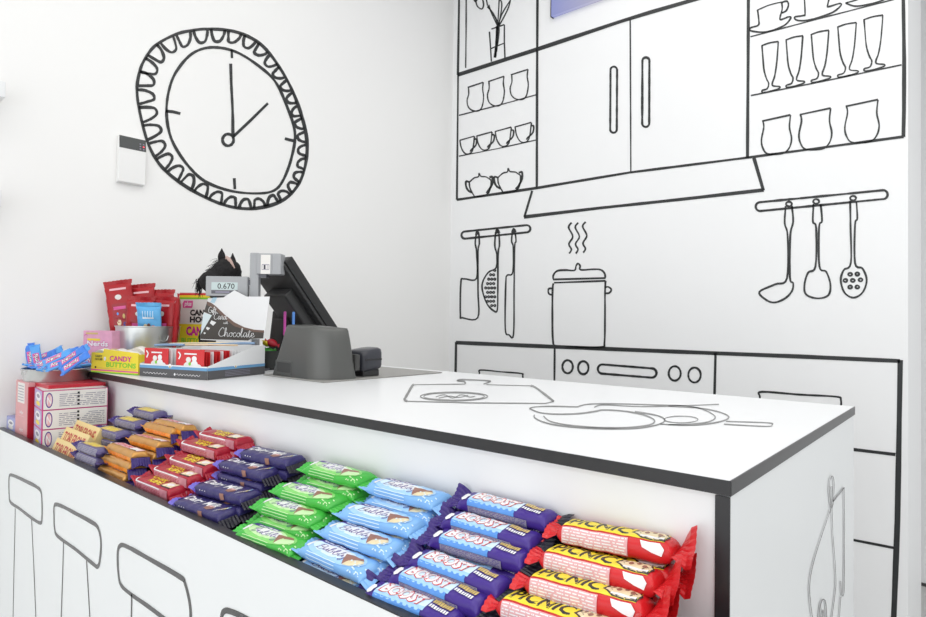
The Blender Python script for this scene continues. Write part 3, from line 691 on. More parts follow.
def d_bub(col, pale, pale2, tagm):
    def d(pr, P, k):
        pr.disc(.48, .58, .44, .56, pale2, P, 24, **k); pr.disc(.42, .50, .32, .40, pale, P, 20, **k); pr.disc(.44, .48, .23, .28, WHITE, P, 20, **k)
        pr.poly([(.02, .0), (.55, .0), (.50, .24), (.04, .30)], PURP, P, **k)
        rows(pr, P, .16, .50, .10, .22, 1, WHITE, .7, **k)
        if tagm: pr.rect(.02, .10, .18, .38, tagm, P, **k)
        cursive(pr, 'Bubbly', .18, .74, .105, .010, PURP, P, ar=-1.75)
        pr.poly([(.60, .44), (.68, .36), (.82, .34), (.87, .46), (.78, .52), (.71, .75), (.68, 1.0)], CHOC, P, **k)
        pr.poly([(.70, .82), (.715, .66), (.78, .54), (.87, .48), (.90, .6), (.86, .80), (.78, .96), (.69, 1.0)], CREAM if tagm else pale, P, **k)
        rr = random.Random(2)
        pr.level(); pr.hold = True
        for i in range(26): pr.disc(rr.uniform(.72, .97), rr.uniform(.6, 1.25), .011, .035, pale, P, 7, **k)
        pr.hold = False
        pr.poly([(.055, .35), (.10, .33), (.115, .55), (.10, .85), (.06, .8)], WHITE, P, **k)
        for i in range(3): pr.rect(.14, .6, 1.08+.2*i, 1.13+.2*i, pale, P, **k)
    return d
make_bar('bubbly_blue_bar', 'chocolate bar', .84*S, .255*S, .125*S, F_LB, (F_LB, F_LB), d_bub(F_LB, PALEB, LBL, RED), p=3.0, taper=.1, fl=.014, tilts=(.1, -.3), flare=.06)
make_bar('bubbly_green_bar', 'chocolate bar', .86*S, .255*S, .125*S, F_GR, (F_GR, F_GR), d_bub(F_GR, LGR, MGRN, None), p=3.0, taper=.1, fl=.014, tilts=(.3, -.3), flare=.06)
def d_navy(big):
    def d(pr, P, k):
        T(pr, 'Dairy Milk', .09, .80 if not big else .62, .70, .56 if not big else .5, WHITE, P, k, bold=.02, shear=.3)
        pr.poly([(.60, .62), (.66, .56), (.76, .58), (.76, .78), (.70, .92), (.61, .86)], CHOC, P, **k)
        pr.poly([(.61, .64), (.66, .58), (.75, .60), (.68, .68)], PALEP, P, **k)
        for i, m in enumerate((WHITE, WHITE, GOLD, WHITE, YEL, LBL)): pr.poly([(.82+.02*i, .9-.09*i), (.832+.02*i, .9-.09*i), (.845+.02*i, .68-.09*i), (.833+.02*i, .68-.09*i)], m, P, **k)
        pr.disc(.03, .7, .03, .16, F_LIL, P, 10, **k); pr.disc(.035, 1.5, .03, .25, F_LIL, P, 10, **k)
        for i in range(3): pr.rect(.16+.05*i, .175+.05*i, 1.3, 1.38, WHITE, P, **k)
        pr.poly([(.58, 1.2), (.66, 1.15), (.68, 1.6), (.6, 1.7)], CHOC, P, **k)
    return d
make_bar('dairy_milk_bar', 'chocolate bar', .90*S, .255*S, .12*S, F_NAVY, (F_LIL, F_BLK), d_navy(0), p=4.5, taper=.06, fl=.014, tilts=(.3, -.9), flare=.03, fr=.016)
DUSTY = mat('print_dusty_pink', (.52, .20, .25), .35)
def d_red(pr, P, k):
    T(pr, 'CHERRY', .22, .44, .42, .34, YEL, P, k, bold=.03); T(pr, 'RIPE', .30, .88, .34, .36, YEL, P, k, bold=.03)
    pr.poly([(.70, .22), (.90, .22), (.92, .8), (.68, .8)], CREAM, P, **k); pr.poly([(.68, .8), (.92, .8), (.92, .9), (.68, .9)], BLACK, P, **k); pr.disc(.8, .5, .07, .2, WHITE, P, 12, **k)
    pr.rect(.05, .94, 1.10, 1.85, DUSTY, P, **k); rows(pr, P, .08, .75, 1.35, 1.82, 4, F_CRIM, .4, **k)
    pr.rect(.06, .72, 1.14, 1.24, WHITE, P, **k); pr.poly([(.03, .8), (.07, .78), (.09, 1.2), (.04, 1.25)], WHITE, P, **k)  # white strip below the ridge is a highlight painted into the design
make_bar('cherry_ripe_bar', 'chocolate bar', .90*S, .225*S, .14*S, F_CRIM, (F_CRIM, F_CRIM), d_red, p=5.5, taper=.05, fl=.019, tilts=(.5, -.8), flare=.02, fr=.017)
def d_or(pr, P, k):
    pr.rect(.08, .95, .05, .72, PALEP, P, **k); T(pr, 'CRUNCHIE', .12, .62, .5, .48, RED, P, k, bold=.02, shear=.15)
    pr.poly([(.68, .2), (.92, .2), (.92, .66), (.66, .66)], WHITE, P, **k); pr.rect(.66, .92, .68, .74, BLACK, P, **k)
    pr.rect(.06, .95, 1.55, 1.95, F_ORG, P, **k); rows(pr, P, .1, .8, 1.62, 1.9, 3, RED, .3, **k)
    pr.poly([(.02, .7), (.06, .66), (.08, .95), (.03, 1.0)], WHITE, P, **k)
make_bar('crunchie_bar', 'chocolate bar', .86*S, .20*S, .145*S, F_GOLD, (F_ORG, F_VDK), d_or, p=4.4, taper=.06, fl=.014, tilts=(.2, -1.0), flare=.1, fr=.02, wk=1.06)
def d_gr(pr, P, k):
    pr.rect(.12, .8, .05, .9, GOLD, P, **k)
    T(pr, 'Twirl', .16, .84, .6, .7, YEL, P, k, bold=.03, shear=.2)
    pr.rect(.08, .95, 1.1, 1.85, GREYT, P, **k); rows(pr, P, .1, .92, 1.15, 1.8, 4, F_VIO, .4, **k)
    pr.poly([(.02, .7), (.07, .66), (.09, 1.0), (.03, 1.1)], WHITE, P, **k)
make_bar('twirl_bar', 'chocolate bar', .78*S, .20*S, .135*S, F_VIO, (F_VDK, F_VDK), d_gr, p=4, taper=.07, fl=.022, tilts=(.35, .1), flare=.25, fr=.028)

PLM, PLC = .665, -4.101         # plane through the top faces (two layers of bars)
def on_plane(u, v, dz):
    d = ray(u, v); y = (PLC+dz)/(d.z-PLM*d.y); return d*y
used = {}
LIFT = {'bubbly_blue_bar': (-2, -2.8), 'bubbly_green_bar': (-1, -3.4), 'dairy_milk_bar': (-3, -3), 'cherry_ripe_bar': (-1, -3), 'crunchie_bar': (-1, -2), 'twirl_bar': (1, -1.5)}
def put(key, px, label, group, tilt=20, dz=0, down=0, fwd=0, roll=0, sx=0, fx=None):
    root = KIND[key][0]; B = KIND[key][1]
    lx, ly = LIFT.get(key, (0, 0)); px = (px[0]+lx, px[1]+ly, px[2]+lx, px[3]+ly)
    A = on_plane(px[0], px[1], dz); C = on_plane(px[2], px[3], dz)
    x = (C-A); x.z *= .5; x.normalize()
    n = Vector((0, -sin(radians(tilt)), cos(radians(tilt)))); n = (n-x*n.dot(x)).normalized(); y = n.cross(x)
    c = V((A+C)/2) - n*(B.t*.5+down*B.t*1.02) - y*fwd*S + x*sx*S
    M = Matrix((x, y, n)).transposed()
    o = root if key not in used else copy_tree(root)
    used[key] = 1
    o.location = c; o.rotation_euler = M.to_euler()
    o['label'] = label; o['group'] = group
    if '_t' in o: del o['_t']
    return o
pos = ['backmost', 'second from back', 'third from back', 'fourth from back', 'fifth from back', 'frontmost']
def column(key, what, group, pts, under, tilt=20, **kw):
    n = len(pts)
    for i, p in enumerate(pts):
        nm = pos[i] if i < n-1 else pos[5]
        put(key, p, '%s, %s of its column' % (what, nm), group, tilt, **kw)
        if i in under: put(key, p, '%s, lying beneath the %s one' % (what, nm), group, tilt, down=1, fwd=under[i], **kw)
PXS = {
'picnic': [(562, 520.5, 680, 537.5), (546, 545, 664, 571), (534, 570, 650, 597), (512, 593, 614, 622)],
'boost': [(462.5, 492.5, 554.9, 514), (449.8, 512.5, 535.4, 535.2), (437, 530, 527.6, 553), (416.2, 550, 505.7, 581.6), (394.6, 564, 490.2, 600.9), (370.5, 582.9, 462, 614)],
'lb': [(380, 482.8, 440.7, 497.4), (350.8, 508.3, 421.2, 524.1), (333.7, 525.3, 399.4, 547.2), (314, 543.6, 372, 568.5)],
'green': [(310.8, 465.2, 369.8, 478.8), (283.6, 486.7, 342.6, 501.5), (265.4, 502.6, 323.3, 517.4), (246.1, 528.7, 302.9, 546.9)],
'navy': [(251.3, 451.2, 297.8, 459.8), (229.7, 461.9, 274.8, 472.6), (206.1, 484.6, 254.1, 494.7), (186.7, 499.9, 231.8, 512.9)],
'red': [(209.2, 433.6, 243.2, 440.4), (189.7, 442, 225.7, 451), (180.2, 457.7, 212.5, 467.5), (164.6, 468, 196.9, 478.2), (145.3, 478.2, 179.3, 490.8)],
'or': [(160, 420, 194, 427.5), (149.4, 422.9, 184.4, 431), (135.8, 436, 168.9, 443.8)],
'gr': [(137.2, 408.7, 160.5, 413.6), (118, 418, 143, 423), (100, 427.5, 124, 433.5)]}
column('picnic_bar', 'red and yellow wrapped bar with black capital lettering', 'red and yellow bars', PXS['picnic'], {0: .02, 1: .02, 2: 0, 3: -.03}, tilt=-4)
put('picnic_bar', (592, 578, 704, 603), 'red and yellow wrapped bar whose twisted end lies by the black counter edge', 'red and yellow bars', 0, down=1.0)
column('boost_bar', 'purple wrapped bar with white red-outlined lettering', 'purple bars with white lettering', PXS['boost'], {0: .02, 2: .02, 4: .0, 5: -.02}, tilt=8)
column('bubbly_blue_bar', 'pale blue wrapped bar with a chocolate wedge picture', 'pale blue bars', PXS['lb'], {0: .05, 1: .05, 2: .05, 3: .06}, tilt=7)
column('bubbly_green_bar', 'green wrapped bar with a chocolate wedge picture', 'green bars', PXS['green'], {0: .05, 1: .05, 2: .05, 3: .0}, tilt=7)
column('dairy_milk_bar', 'dark navy wrapped bar with white script lettering', 'navy bars', PXS['navy'], {0: .0, 1: .03, 2: .03, 3: .04}, tilt=7)
column('cherry_ripe_bar', 'crimson wrapped bar with yellow lettering', 'crimson bars', PXS['red'], {0: .0, 1: .03, 2: .02, 3: .0, 4: 0}, tilt=5)
column('crunchie_bar', 'gold wrapped bar with purple end', 'gold bars', PXS['or'], {0: 0, 1: .02, 2: .03}, tilt=-6)
for i, (p, dz) in enumerate((((112.9, 443, 146, 455), .10), ((110.5, 454, 141, 465.5), .0), ((107, 465.5, 134, 477), -.10))):
    put('crunchie_bar', p, ['gold wrapped bar on top of the front pile of three beside crimson bars', 'gold wrapped bar in the middle of the front pile of three', 'gold wrapped bar at the bottom of the front pile of three'][i], 'gold bars', -4, dz=dz)
column('twirl_bar', 'grey-violet wrapped bar with yellow lettering', 'grey-violet bars', PXS['gr'], {0: 0, 1: .0, 2: .02}, tilt=7)
for i, (p, dz) in enumerate((((82, 442.5, 107, 450.5), .10), ((82, 452, 105, 460), .0), ((80, 460.5, 101, 469), -.09))):
    put('twirl_bar', p, ['grey-violet wrapped bar on top of the front pile beside cream boxes', 'grey-violet wrapped bar in the middle of the front pile beside cream boxes', 'grey-violet wrapped bar at the bottom of the front pile beside cream boxes'][i], 'grey-violet bars', -6, dz=dz)

# triangular nougat chocolate boxes
CARDY = mat('cream_card', (.80, .62, .28), .42, noise=.03); REDT = mat('red_lettering', (.50, .03, .03), .4)
def toblerone(px, dz, label, first=[None]):
    A = on_plane(px[0], px[1], dz); C = on_plane(px[2], px[3], dz); L = 1.06*S; r = .30*S
    x = C-A; x.z *= .4; x.normalize(); n = Vector((0, -sin(.1), cos(.1))); n = (n-x*n.dot(x)).normalized(); y = n.cross(x)
    if first[0] is None:
        o = empty('triangular_chocolate_box', (0, 0, 0), label, 'chocolate box', 'cream triangular boxes')
        h = r*.87
        b = MB(); b.prism([(-r/2, 0), (r/2, 0), (0, h)], -L/2, L/2, CARDY, 'x'); b.build('carton', o, bev=.0008)
        pr = PR(.0003); fx = lambda a, t, e: Vector((a, -r/2+r/2*t-e*.87, h*t+e*.5))
        pr.text('TOBLERONE', -L*.42, .22, L*.84, .56, REDT, fx, bold=.02)
        pr.build('lettering', o); first[0] = o; q = o
    else: q = copy_tree(first[0])
    # face centre measured; face is the front slope
    h = r*.87
    c = V((A+C)/2) - n*(h*.5) + y*(r*.25)
    q.location = c; q.rotation_euler = Matrix((x, y, n)).transposed().to_euler(); q['label'] = label
toblerone((50, 445.5, 80, 458.5), -.08, 'cream triangular chocolate box lying frontmost by the ledge edge')
toblerone((59, 434, 89, 447), .0, 'cream triangular chocolate box second from the ledge edge')
toblerone((71, 427.5, 98, 439), -.02, 'cream triangular chocolate box behind the other two with lettering')

# ------------------------------------------------------------------ cartons on the ledge
def face(w, d, h):
    return dict(front=lambda a, b, e: Vector((a, -e, b)), right=lambda a, b, e: Vector((w+e, a, b)), top=lambda a, b, e: Vector((a, b, h+e)), left=lambda a, b, e: Vector((-e, d-a, b)))
NPUR = mat('carton_lilac', (.45, .38, .62), .4, noise=.2, nscale=60); NW = mat('carton_white', (.78, .76, .73), .45); NPK = mat('carton_pink_edge', (.62, .05, .25), .4)
nx0 = -12.10; nst = (hy(46, 391, 3.13).z+2.14)/3
for i in range(3):
    z0 = ZR+.0005+i*nst*S; w, d, h = .74*S, .92*S, (nst-.003)*S
    o = empty('candy_carton', (nx0*S, 3.17*S, z0), ['white and lilac candy carton, bottom one of the stack of three', 'white and lilac candy carton, middle one of the stack of three', 'white and lilac candy carton, top one of the stack of three'][i], 'carton', 'stacked candy cartons', rz=radians(-7))
    b = MB(); b.box(0, w, 0, d, 0, h, NPK); b.build('box', o, bev=.0008)
    f = face(w, d, h); pr = PR(.0003); g = .0016
    pr.rect(g, w-g*1.4, g, h-g, NPUR, f['front']); pr.disc(w*.5, h*.62, w*.33, h*.24, WHITE, f['front']); pr.disc(w*.5, h*.25, w*.25, h*.12, YEL, f['front']); pr.disc(w*.5, h*.64, w*.2, h*.1, GREYT, f['front'])
    pr.rect(g*1.5, d-g, g*.8, h-g*.8, NW, f['right'])
    pr.disc(d*.10, h*.5, d*.055, h*.40, PURP, f['right']); pr.disc(d*.10, h*.5, d*.042, h*.33, PALEP, f['right'])
    pr.text('N', d*.07, h*.3, d*.06, h*.4, WHITE, f['right'], bold=.02)
    rr = random.Random(i); pr.level(); pr.hold = True
    for r in range(7):
        zr_ = h*(.16+.1*r); x = d*.25
        while x < d*.95:
            ln = rr.uniform(.03, .16)*d
            if not (.5*d < x < .56*d): pr.rect(x, min(x+ln, d*.95), zr_, zr_+h*.035, GREYT, f['right'])
            x += ln+.02*d
    for r in range(4): pr.rect(d*.52, d*.555, h*(.16+.2*r), h*(.28+.2*r), BLACK, f['right'])
    pr.hold = False; pr.rect(g, w-g, g, d-g, NW, f['top'])
    pr.build('printing', o)
# tall red carton behind the stack
CRED = mat('red_card', (.52, .02, .04), .35); CPKF = mat('red_card_reflection', (.70, .33, .34), .35, noise=.12, nscale=40)  # pinkish tone is a reflection painted into the end's colour
rzt = V(hy(16.5, 381, 3.12)).z
o = empty('red_carton', (-12.98*S, 3.12*S, ZR+.0005), 'tall red carton with a pink reflection painted on its end, standing behind the lilac cartons', 'carton')
w, d, h = .72*S, .80*S, rzt-ZR+.02*S
b = MB(); b.box(0, w, 0, d, 0, h-.075*S, CRED); b.build('box', o, bev=.001)
b = MB(); b.box(0, 1.40*S, .10*S, .95*S, h-.073*S, h, CRED); b.box(0, w, 0, .099*S, h-.073*S, h, CPKF); b.build('lid', o, bev=.001)
f = face(w, d, h); pr = PR(.0003); pr.rect(.001, w-.004, .001, h-.001, CPKF, f['front']); pr.rect(w*.16, w*.72, h*.62, h*.97, NW, f['front'])
for r in range(6): pr.rect(w*.2, w*.66, h*(.66+.05*r), h*(.672+.05*r), GREYT, f['front'])
for zz in (.12, .42):
    pr.text('*', w*.36, h*zz, w*.3, h*.07, WHITE, f['front']); pr.rect(w*.3, w*.75, h*(zz-.03), h*(zz-.02), PALEP, f['front'])
pr.build('printing', o)
RC = o.location.copy(); RH = h
# little blue carton at the far left
o = empty('lilac_carton', (-13.52*S, 3.12*S, ZR+.0005), 'small pale blue-lilac carton at the far left end of the ledge', 'carton')
w, d, h = .55*S, .6*S, V(hy(5, 415, 3.12)).z-ZR
b = MB(); b.box(0, w, 0, d, 0, h, mat('blue_lilac_card', (.36, .38, .68), .4, noise=.15, nscale=50)); b.build('box', o, bev=.0008)
f = face(w, d, h); pr = PR(.0003); pr.disc(w*.5, h*.66, w*.33, h*.2, WHITE, f['front']); pr.disc(w*.5, h*.4, w*.3, h*.12, NW, f['front']); pr.disc(w*.5, h*.66, w*.2, h*.08, GREYT, f['front']); pr.build('printing', o)

# shallow tin of blue packets
GALV = mat('galvanised_steel', (.62, .64, .63), .32, metal=.85, noise=.15, nscale=25, bump=.3, bscale=30)
tc_ = Vector((-12.55*S, 3.62*S, ZC))
tin = empty('shallow_tin', (tc_.x, tc_.y, RC.z+RH+.0006), 'shallow galvanised tin full of blue candy packets on the red carton', 'tin')
R1 = .53*S; TH = .20*S
b = MB(); b.lathe([(R1*.93, 0), (R1, TH-.002), (R1+.0018, TH), (R1, TH+.0015), (R1-.0015, TH-.001), (R1*.9, .002)], GALV, 40); b.build('bowl', tin, smooth=True)
b = MB(); b.tube([Vector((.016*cos(a), -R1*1.0-.004, TH*.62+.010*sin(a)))+Vector((.03, 0, 0)) for a in [pi*k/8 for k in range(9)]], .0012, GALV, 6); b.build('handle', tin, smooth=True)
B_SKY = film('film_sky_blue', (.06, .22, .72)); B_SKY2 = film('film_bright_blue', (.10, .36, .80))
def packet_proto(mt):
    B = Bar(.46*S, .16*S, .06*S, 3, .15, .0005, 2.2, .08); o = empty('candy_packet', (0, 0, 0), 'x', 'candy packet')
    B.body(mt, 14, parent=o); B.fin(-1, mt, .005, .1, parent=o); B.fin(1, mt, .005, -.1, parent=o)
    pr = PR(.0003); P = lambda x, v, e: B.surf(x, v, e); k = dict(maxlen=.008, sc=(.46*S, .15*S))
    pr.rect(.12, .72, .12, .92, PINK, P, **k); pr.text('Nerds', .15, .82, .54, -.62, BLACK, P, bold=.09, **k); pr.text('Nerds', .15, .8, .54, -.6, WHITE, P, bold=.02, **k)
    pr.build('printed_design', o); return o
prot = [packet_proto(B_SKY), packet_proto(B_SKY2)]
rr = random.Random(12)
tz = tin.location.z+TH
PK = []
spots = []
for n_, rad, zz in ((9, .36, .004), (4, .15, .006)):
    for k in range(n_):
        a_ = 2*pi*(k+rr.uniform(-.2, .2))/n_+zz*60; e_ = Matrix.Rotation(rr.uniform(0, pi), 3, 'Z') @ Matrix.Rotation(rr.uniform(-.2, .2), 3, 'Y')
        spots.append((rad*S*cos(a_), rad*S*sin(a_), zz+rr.uniform(0, .004), e_.to_euler()))
for u, v, a_, fy in ((25, 362, 112, -.12), (31, 361, 118, -.16), (37, 363, 120, -.2), (43, 357, 30, -.02), (50, 355, 42, .08), (46, 366, 30, -.2), (57, 362, 34, -.22), (65, 355, 30, .10), (62, 367, 26, -.2), (72, 361, 50, -.12), (77, 356, 58, .12), (75, 367, 48, -.24)):
    q = V(hy(u, v-(4 if v >= 360 else 0), 3.62+fy)); ang = radians(a_)
    x = (Vector((cos(YAW), sin(YAW), 0))*cos(ang)+Vector((-sin(YAW)*-.35, cos(YAW)*.35, .9))*sin(ang)).normalized()
    nn = Vector((sin(YAW)*.75, -cos(YAW)*.75, .7)); nn = (nn-x*nn.dot(x)).normalized()
    spots.append((q.x-tin.location.x, q.y-tin.location.y, q.z-tz, Matrix((x, nn.cross(x), nn)).transposed().to_euler()))
for i, (px_, py_, pz_, eu) in enumerate(spots):
    pp = prot[i % 2]
    o = pp if i < 2 else copy_tree(pp)
    o.location = (tin.location.x+px_, tin.location.y+py_, tz+pz_); o.rotation_euler = eu
    o['group'] = 'blue candy packets in the tin'; o['label'] = 'x'; PK.append((px_*_r.x+py_*_r.y, o))
PK.sort(key=lambda q: q[0])
for n_k, (u, o) in enumerate(PK):
    o['label'] = 'small blue candy packet heaped in the shallow tin, '+('leftmost' if n_k == 0 else 'rightmost' if n_k == len(PK)-1 else ('number %d from the left' % (n_k+1)))
# ------------------------------------------------------------------ things on the worktop
def yawof(p, q): return math.atan2(q.y-p.y, q.x-p.x)
ZW = ZT+.0006
# yellow carton
P0 = V(hz(91, 372.2, -1)); P1 = V(hz(138.3, 375.6, -1)); yw = yawof(P0, P1); w = (P1-P0).length; d = .38*S
h = (V(hw(92, 352.5, ray(92, 352).dot(_w)*((P0-Vector((0, 0, ZC))).dot(_w)/S))).z-ZT)
YCARD = mat('yellow_card', (.86, .70, .04), .4)
o = empty('yellow_candy_carton', (P0.x, P0.y, ZW), 'yellow open carton with magenta and green lettering, paper strips poking out', 'carton', rz=yw)
t_ = .0012; h2 = h*1.14
b = MB()
b.prism([(0, 0), (w, 0), (w, h*1.06), (w*.27, h*1.2), (w*.25, h*1.0), (0, h)], 0, t_, YCARD, 'y')
b.box(0, w, d-t_, d, 0, h2, YCARD); b.box(0, t_, 0, d, 0, h, YCARD); b.box(w-t_, w, 0, d, 0, h, YCARD); b.box(0, w, 0, d, 0, t_, YCARD); b.build('box', o)
f = face(w, d, h); pr = PR(.0003)
pr.rect(0, w, .0, h*.06, GRN, f['front']); pr.rect(0, w, h*.06, h*.10, YEL, f['front']); pr.rect(0, w, h*.10, h*.17, PINK, f['front'])
pr.text('CANDY', w*.40, h*.62, w*.46, h*.26, MAG, f['front'], bold=.03); pr.text('BUTTONS', w*.33, h*.31, w*.62, h*.25, GRN, f['front'], bold=.03)
pr.text('CANDY', w*.09, h*.77, w*.15, h*.11, BLACK, f['front'], bold=.02); pr.text('HOUSE', w*.09, h*.62, w*.15, h*.11, BLACK, f['front'], bold=.02)
pr.disc(w*.30, h*.72, w*.025, h*.1, WHITE, f['front']); pr.disc(w*.1, h*.27, w*.02, h*.05, BLACK, f['front'])
pr.rect(w*.15, w*.95, h*.235, h*.255, GOLD, f['front']); pr.build('printing', o)
PAPER = mat('candy_paper', (.80, .77, .72), .6, noise=.06, nscale=60)
for i in range(3):
    b = MB(); rows_ = []
    n = 14; y0 = d*(.22+.24*i); wv = rr.uniform(0, 6)
    x0, x1 = (-w*.10, w*.1, w*.35)[i], (w*.5, w*.85, w*.97)[i]
    vs = []; fs = []
    for k in range(n+1):
        x = x0+(x1-x0)*k/n; zz = h*(.9+.32*sin(pi*k/n)+.06*sin(k*.9+wv)) - (h*.1 if i < 2 else 0)
        for (yy, zq) in ((y0, zz*.55), (y0-.004, zz), (y0+.012, zz+.004)): vs.append((x, yy+.003*sin(k*.7+wv), zq))
    for k in range(n):
        for j in range(2): a = k*3+j; fs.append((a, a+1, a+4, a+3))
    b.add(vs, fs, PAPER); so = b.build('paper_strip', smooth=True, fix=False)
    sm = so.modifiers.new('s', 'SOLIDIFY'); sm.thickness = .0005
    so.matrix_world = Matrix.Translation(o.location) @ Matrix.Rotation(yw, 4, 'Z')
    tag(so, 'crumpled white candy paper strip poking from the yellow carton, %s' % ('front left one', 'middle one', 'rear right one')[i], 'paper strip', 'candy paper strips')
# pink carton
PKC = mat('pink_card', (.74, .36, .52), .4, noise=.22, nscale=45)
P0 = V(hz(78, 367.5, -1)); P0.y += .012
o = empty('pink_candy_carton', (P0.x, P0.y, ZW), 'pink candy carton with white lettering standing behind the yellow carton', 'carton', rz=radians(20))
w, d, h = .74*S, .28*S, .70*S
b = MB(); b.box(0, w, 0, d, 0, h, PKC); b.build('box', o, bev=.0008)
f = face(w, d, h); pr = PR(.0003)
pr.rect(w*.1, w*.52, h*.9, h*.95, GOLD, f['front']); pr.rect(w*.15, w*.6, h*.73, h*.79, YEL, f['front'])
for zz in (.58, .12):
    pr.text('Nerds', w*.13, h*zz-.001, w*.76, h*.17, MAG, f['front'], bold=.08); pr.text('Nerds', w*.14, h*zz, w*.74, h*.15, WHITE, f['front'], bold=.03)
for (a, c) in ((.05, .5), (.1, .3), (.05, .85), (.85, .4)): pr.line([(w*a, h*c), (w*(a+.05), h*(c+.05)), (w*(a+.1), h*(c+.02))], .0016, MAG, f['front'])
pr.build('printing', o)
# gift card display carton
P0 = V(hz(139.6, 375.9, -1)); P1 = V(hz(207.3, 380.4, -1)); P2 = V(hz(263.5, 374, -1))
yw = yawof(P0, P1); w = (P1-P0).length; d = (P2-P1).length
disp = empty('gift_card_display', (P0.x, P0.y, ZW), 'white display carton with dark grey band, holding red gift cards, and a printed header card', 'display carton', rz=yw)
wF = (P1-Vector((0, 0, ZC))).dot(_w)/S
hb = V(hw(207.5, 367.3, wF)).z-ZT; hside = .50*S
WC = mat('white_card', (.80, .81, .82), .45); DGR = mat('dark_grey_print', (.085, .085, .09), .42); BLU = mat('blue_line_print', (.14, .34, .58), .4)
b = MB(); b.box(0, w, 0, t_, 0, hb, WC); b.box(0, w, d-t_, d, 0, hside, WC); b.box(0, w, 0, d, 0, t_, WC)
for xx in (0, w-t_): b.prism([(0, 0), (d, 0), (d, hside), (d*.78, hside*.98), (0, hb)], xx, xx+t_, WC, 'x')
b.build('tray', disp)
f = face(w, d, hb); pr = PR(.0003)
kb = hb/.265/S
zb1 = V(hw(207.5, 371.6, wF)).z-ZT; zb2 = V(hw(207.5, 368.6, wF)).z-ZT
for nm, ln in (('front', w), ('right', d)):
    pr.rect(0, ln, 0, zb1, DGR, f[nm]); pr.rect(0, ln, zb1, zb2, BLU, f[nm])
    pr.disc(ln*.46, zb2+.001, .006, .005, WHITE, f[nm], 12); pr.disc(ln*.46, zb2-.002, .003, .003, GOLD, f[nm], 8)
for x0, x1 in ((.06, .42), (.56, .9)):
    pr.line([(w*(x0+(x1-x0)*k/24), zb1*.42+.0018*sin(k*1.9)) for k in range(25)], .0011, WHITE, f['front'])
pr.disc(w*.535, zb1*.42, .003, .0035, WHITE, f['front'], 10)
for r in range(4): pr.rect(d*.28, d*.72, zb1*(.25+.18*r), zb1*(.30+.18*r), GREYT, f['right'])
pr.build('band_printing', disp)
# header card rising from the back
zt = V(hw(266, 297, 10.93)).z-ZT; zbm = V(hw(264, 341, 10.93)).z-ZT
xl = -.02*w
HC = [(w*.76, zbm-.004), (w*.80, zbm+.004), (w*1.0, zbm+.006), (w*1.07, zt), (w*.72, zt), (w*.53, zt+.115*S), (w*.36, zt-.002), (w*.11, zt-.004), (w*.085, zt-.2*S), (.03*w, zbm+.45*S), (.0, zbm+.08*S), (0, zbm-.002)]
b = MB(); b.prism([(p_x, p_z) for p_x, p_z in HC], d-.0046, d-.0034, WC, 'y'); b.box(w*.25, w*.8, d-.0034, d-.0016, hside*.7, zbm+.02, WC); hc = b.build('header_card', disp)
fh = lambda a, c, e: Vector((a, d-.0046-e, c))
pr = PR(.0003)
HH = zt-zbm; X = lambda a: a*w; Y = lambda c: zbm+c*HH
DBR = mat('dark_brown_print', (.055, .048, .042), .45); MBR = mat('mid_brown_print', (.16, .095, .075), .45); SKY = mat('sky_print', (.45, .66, .78), .45)
curve = [(.10, .89), (.17, .85), (.24, .78), (.38, .59), (.54, .41), (.70, .30), (.85, .25), (1.0, .24)]
pr.poly([(X(.003), Y(.0)), (X(.76), Y(.0)), (X(.80), Y(.04)), (X(.99), Y(.06))]+[(X(a), Y(c)) for a, c in curve[::-1]]+[(X(.05), Y(.64)), (X(.18), Y(.565)), (X(.003), Y(.11))], DBR, fh)
pr.poly([(X(a), Y(c)) for a, c in curve]+[(X(a+.0), Y(c-(.09 if i < 5 else .05))) for i, (a, c) in list(enumerate(curve))[::-1]], MBR, fh)
pr.poly([(X(.004), Y(.11)), (X(.18), Y(.565)), (X(.045), Y(.62)), (X(.03), Y(.5)), (X(.01), Y(.25))], mat('pale_sky_print', (.66, .76, .80), .45), fh)
pr.poly([(X(.15), Y(.87)), (X(.19), Y(.98)), (X(.26), Y(.98)), (X(.22), Y(.85))], SKY, fh)
for a, c, s_ in ((.20, .38, .05), (.12, .25, .033), (.07, .14, .02)): pr.poly([(X(a-s_), Y(c)), (X(a-s_*.5), Y(c+s_*1.3)), (X(a+s_*1.1), Y(c+s_*.4)), (X(a+s_*.1), Y(c-s_*1.2))], WC, fh)
cursive(pr, 'Gift', X(.12), Y(.62), .0116, .0016, WC, fh, ar=.75)
cursive(pr, 'Card', X(.21), Y(.47), .0142, .0016, WC, fh, ar=.64)
cursive(pr, 'with', X(.37), Y(.37), .0062, .0008, WC, fh, ar=.6)
cursive(pr, 'Chocolate', X(.29), Y(.075), .0198, .0018, WC, fh, ar=.62)
pr.build('header_printing', hc)
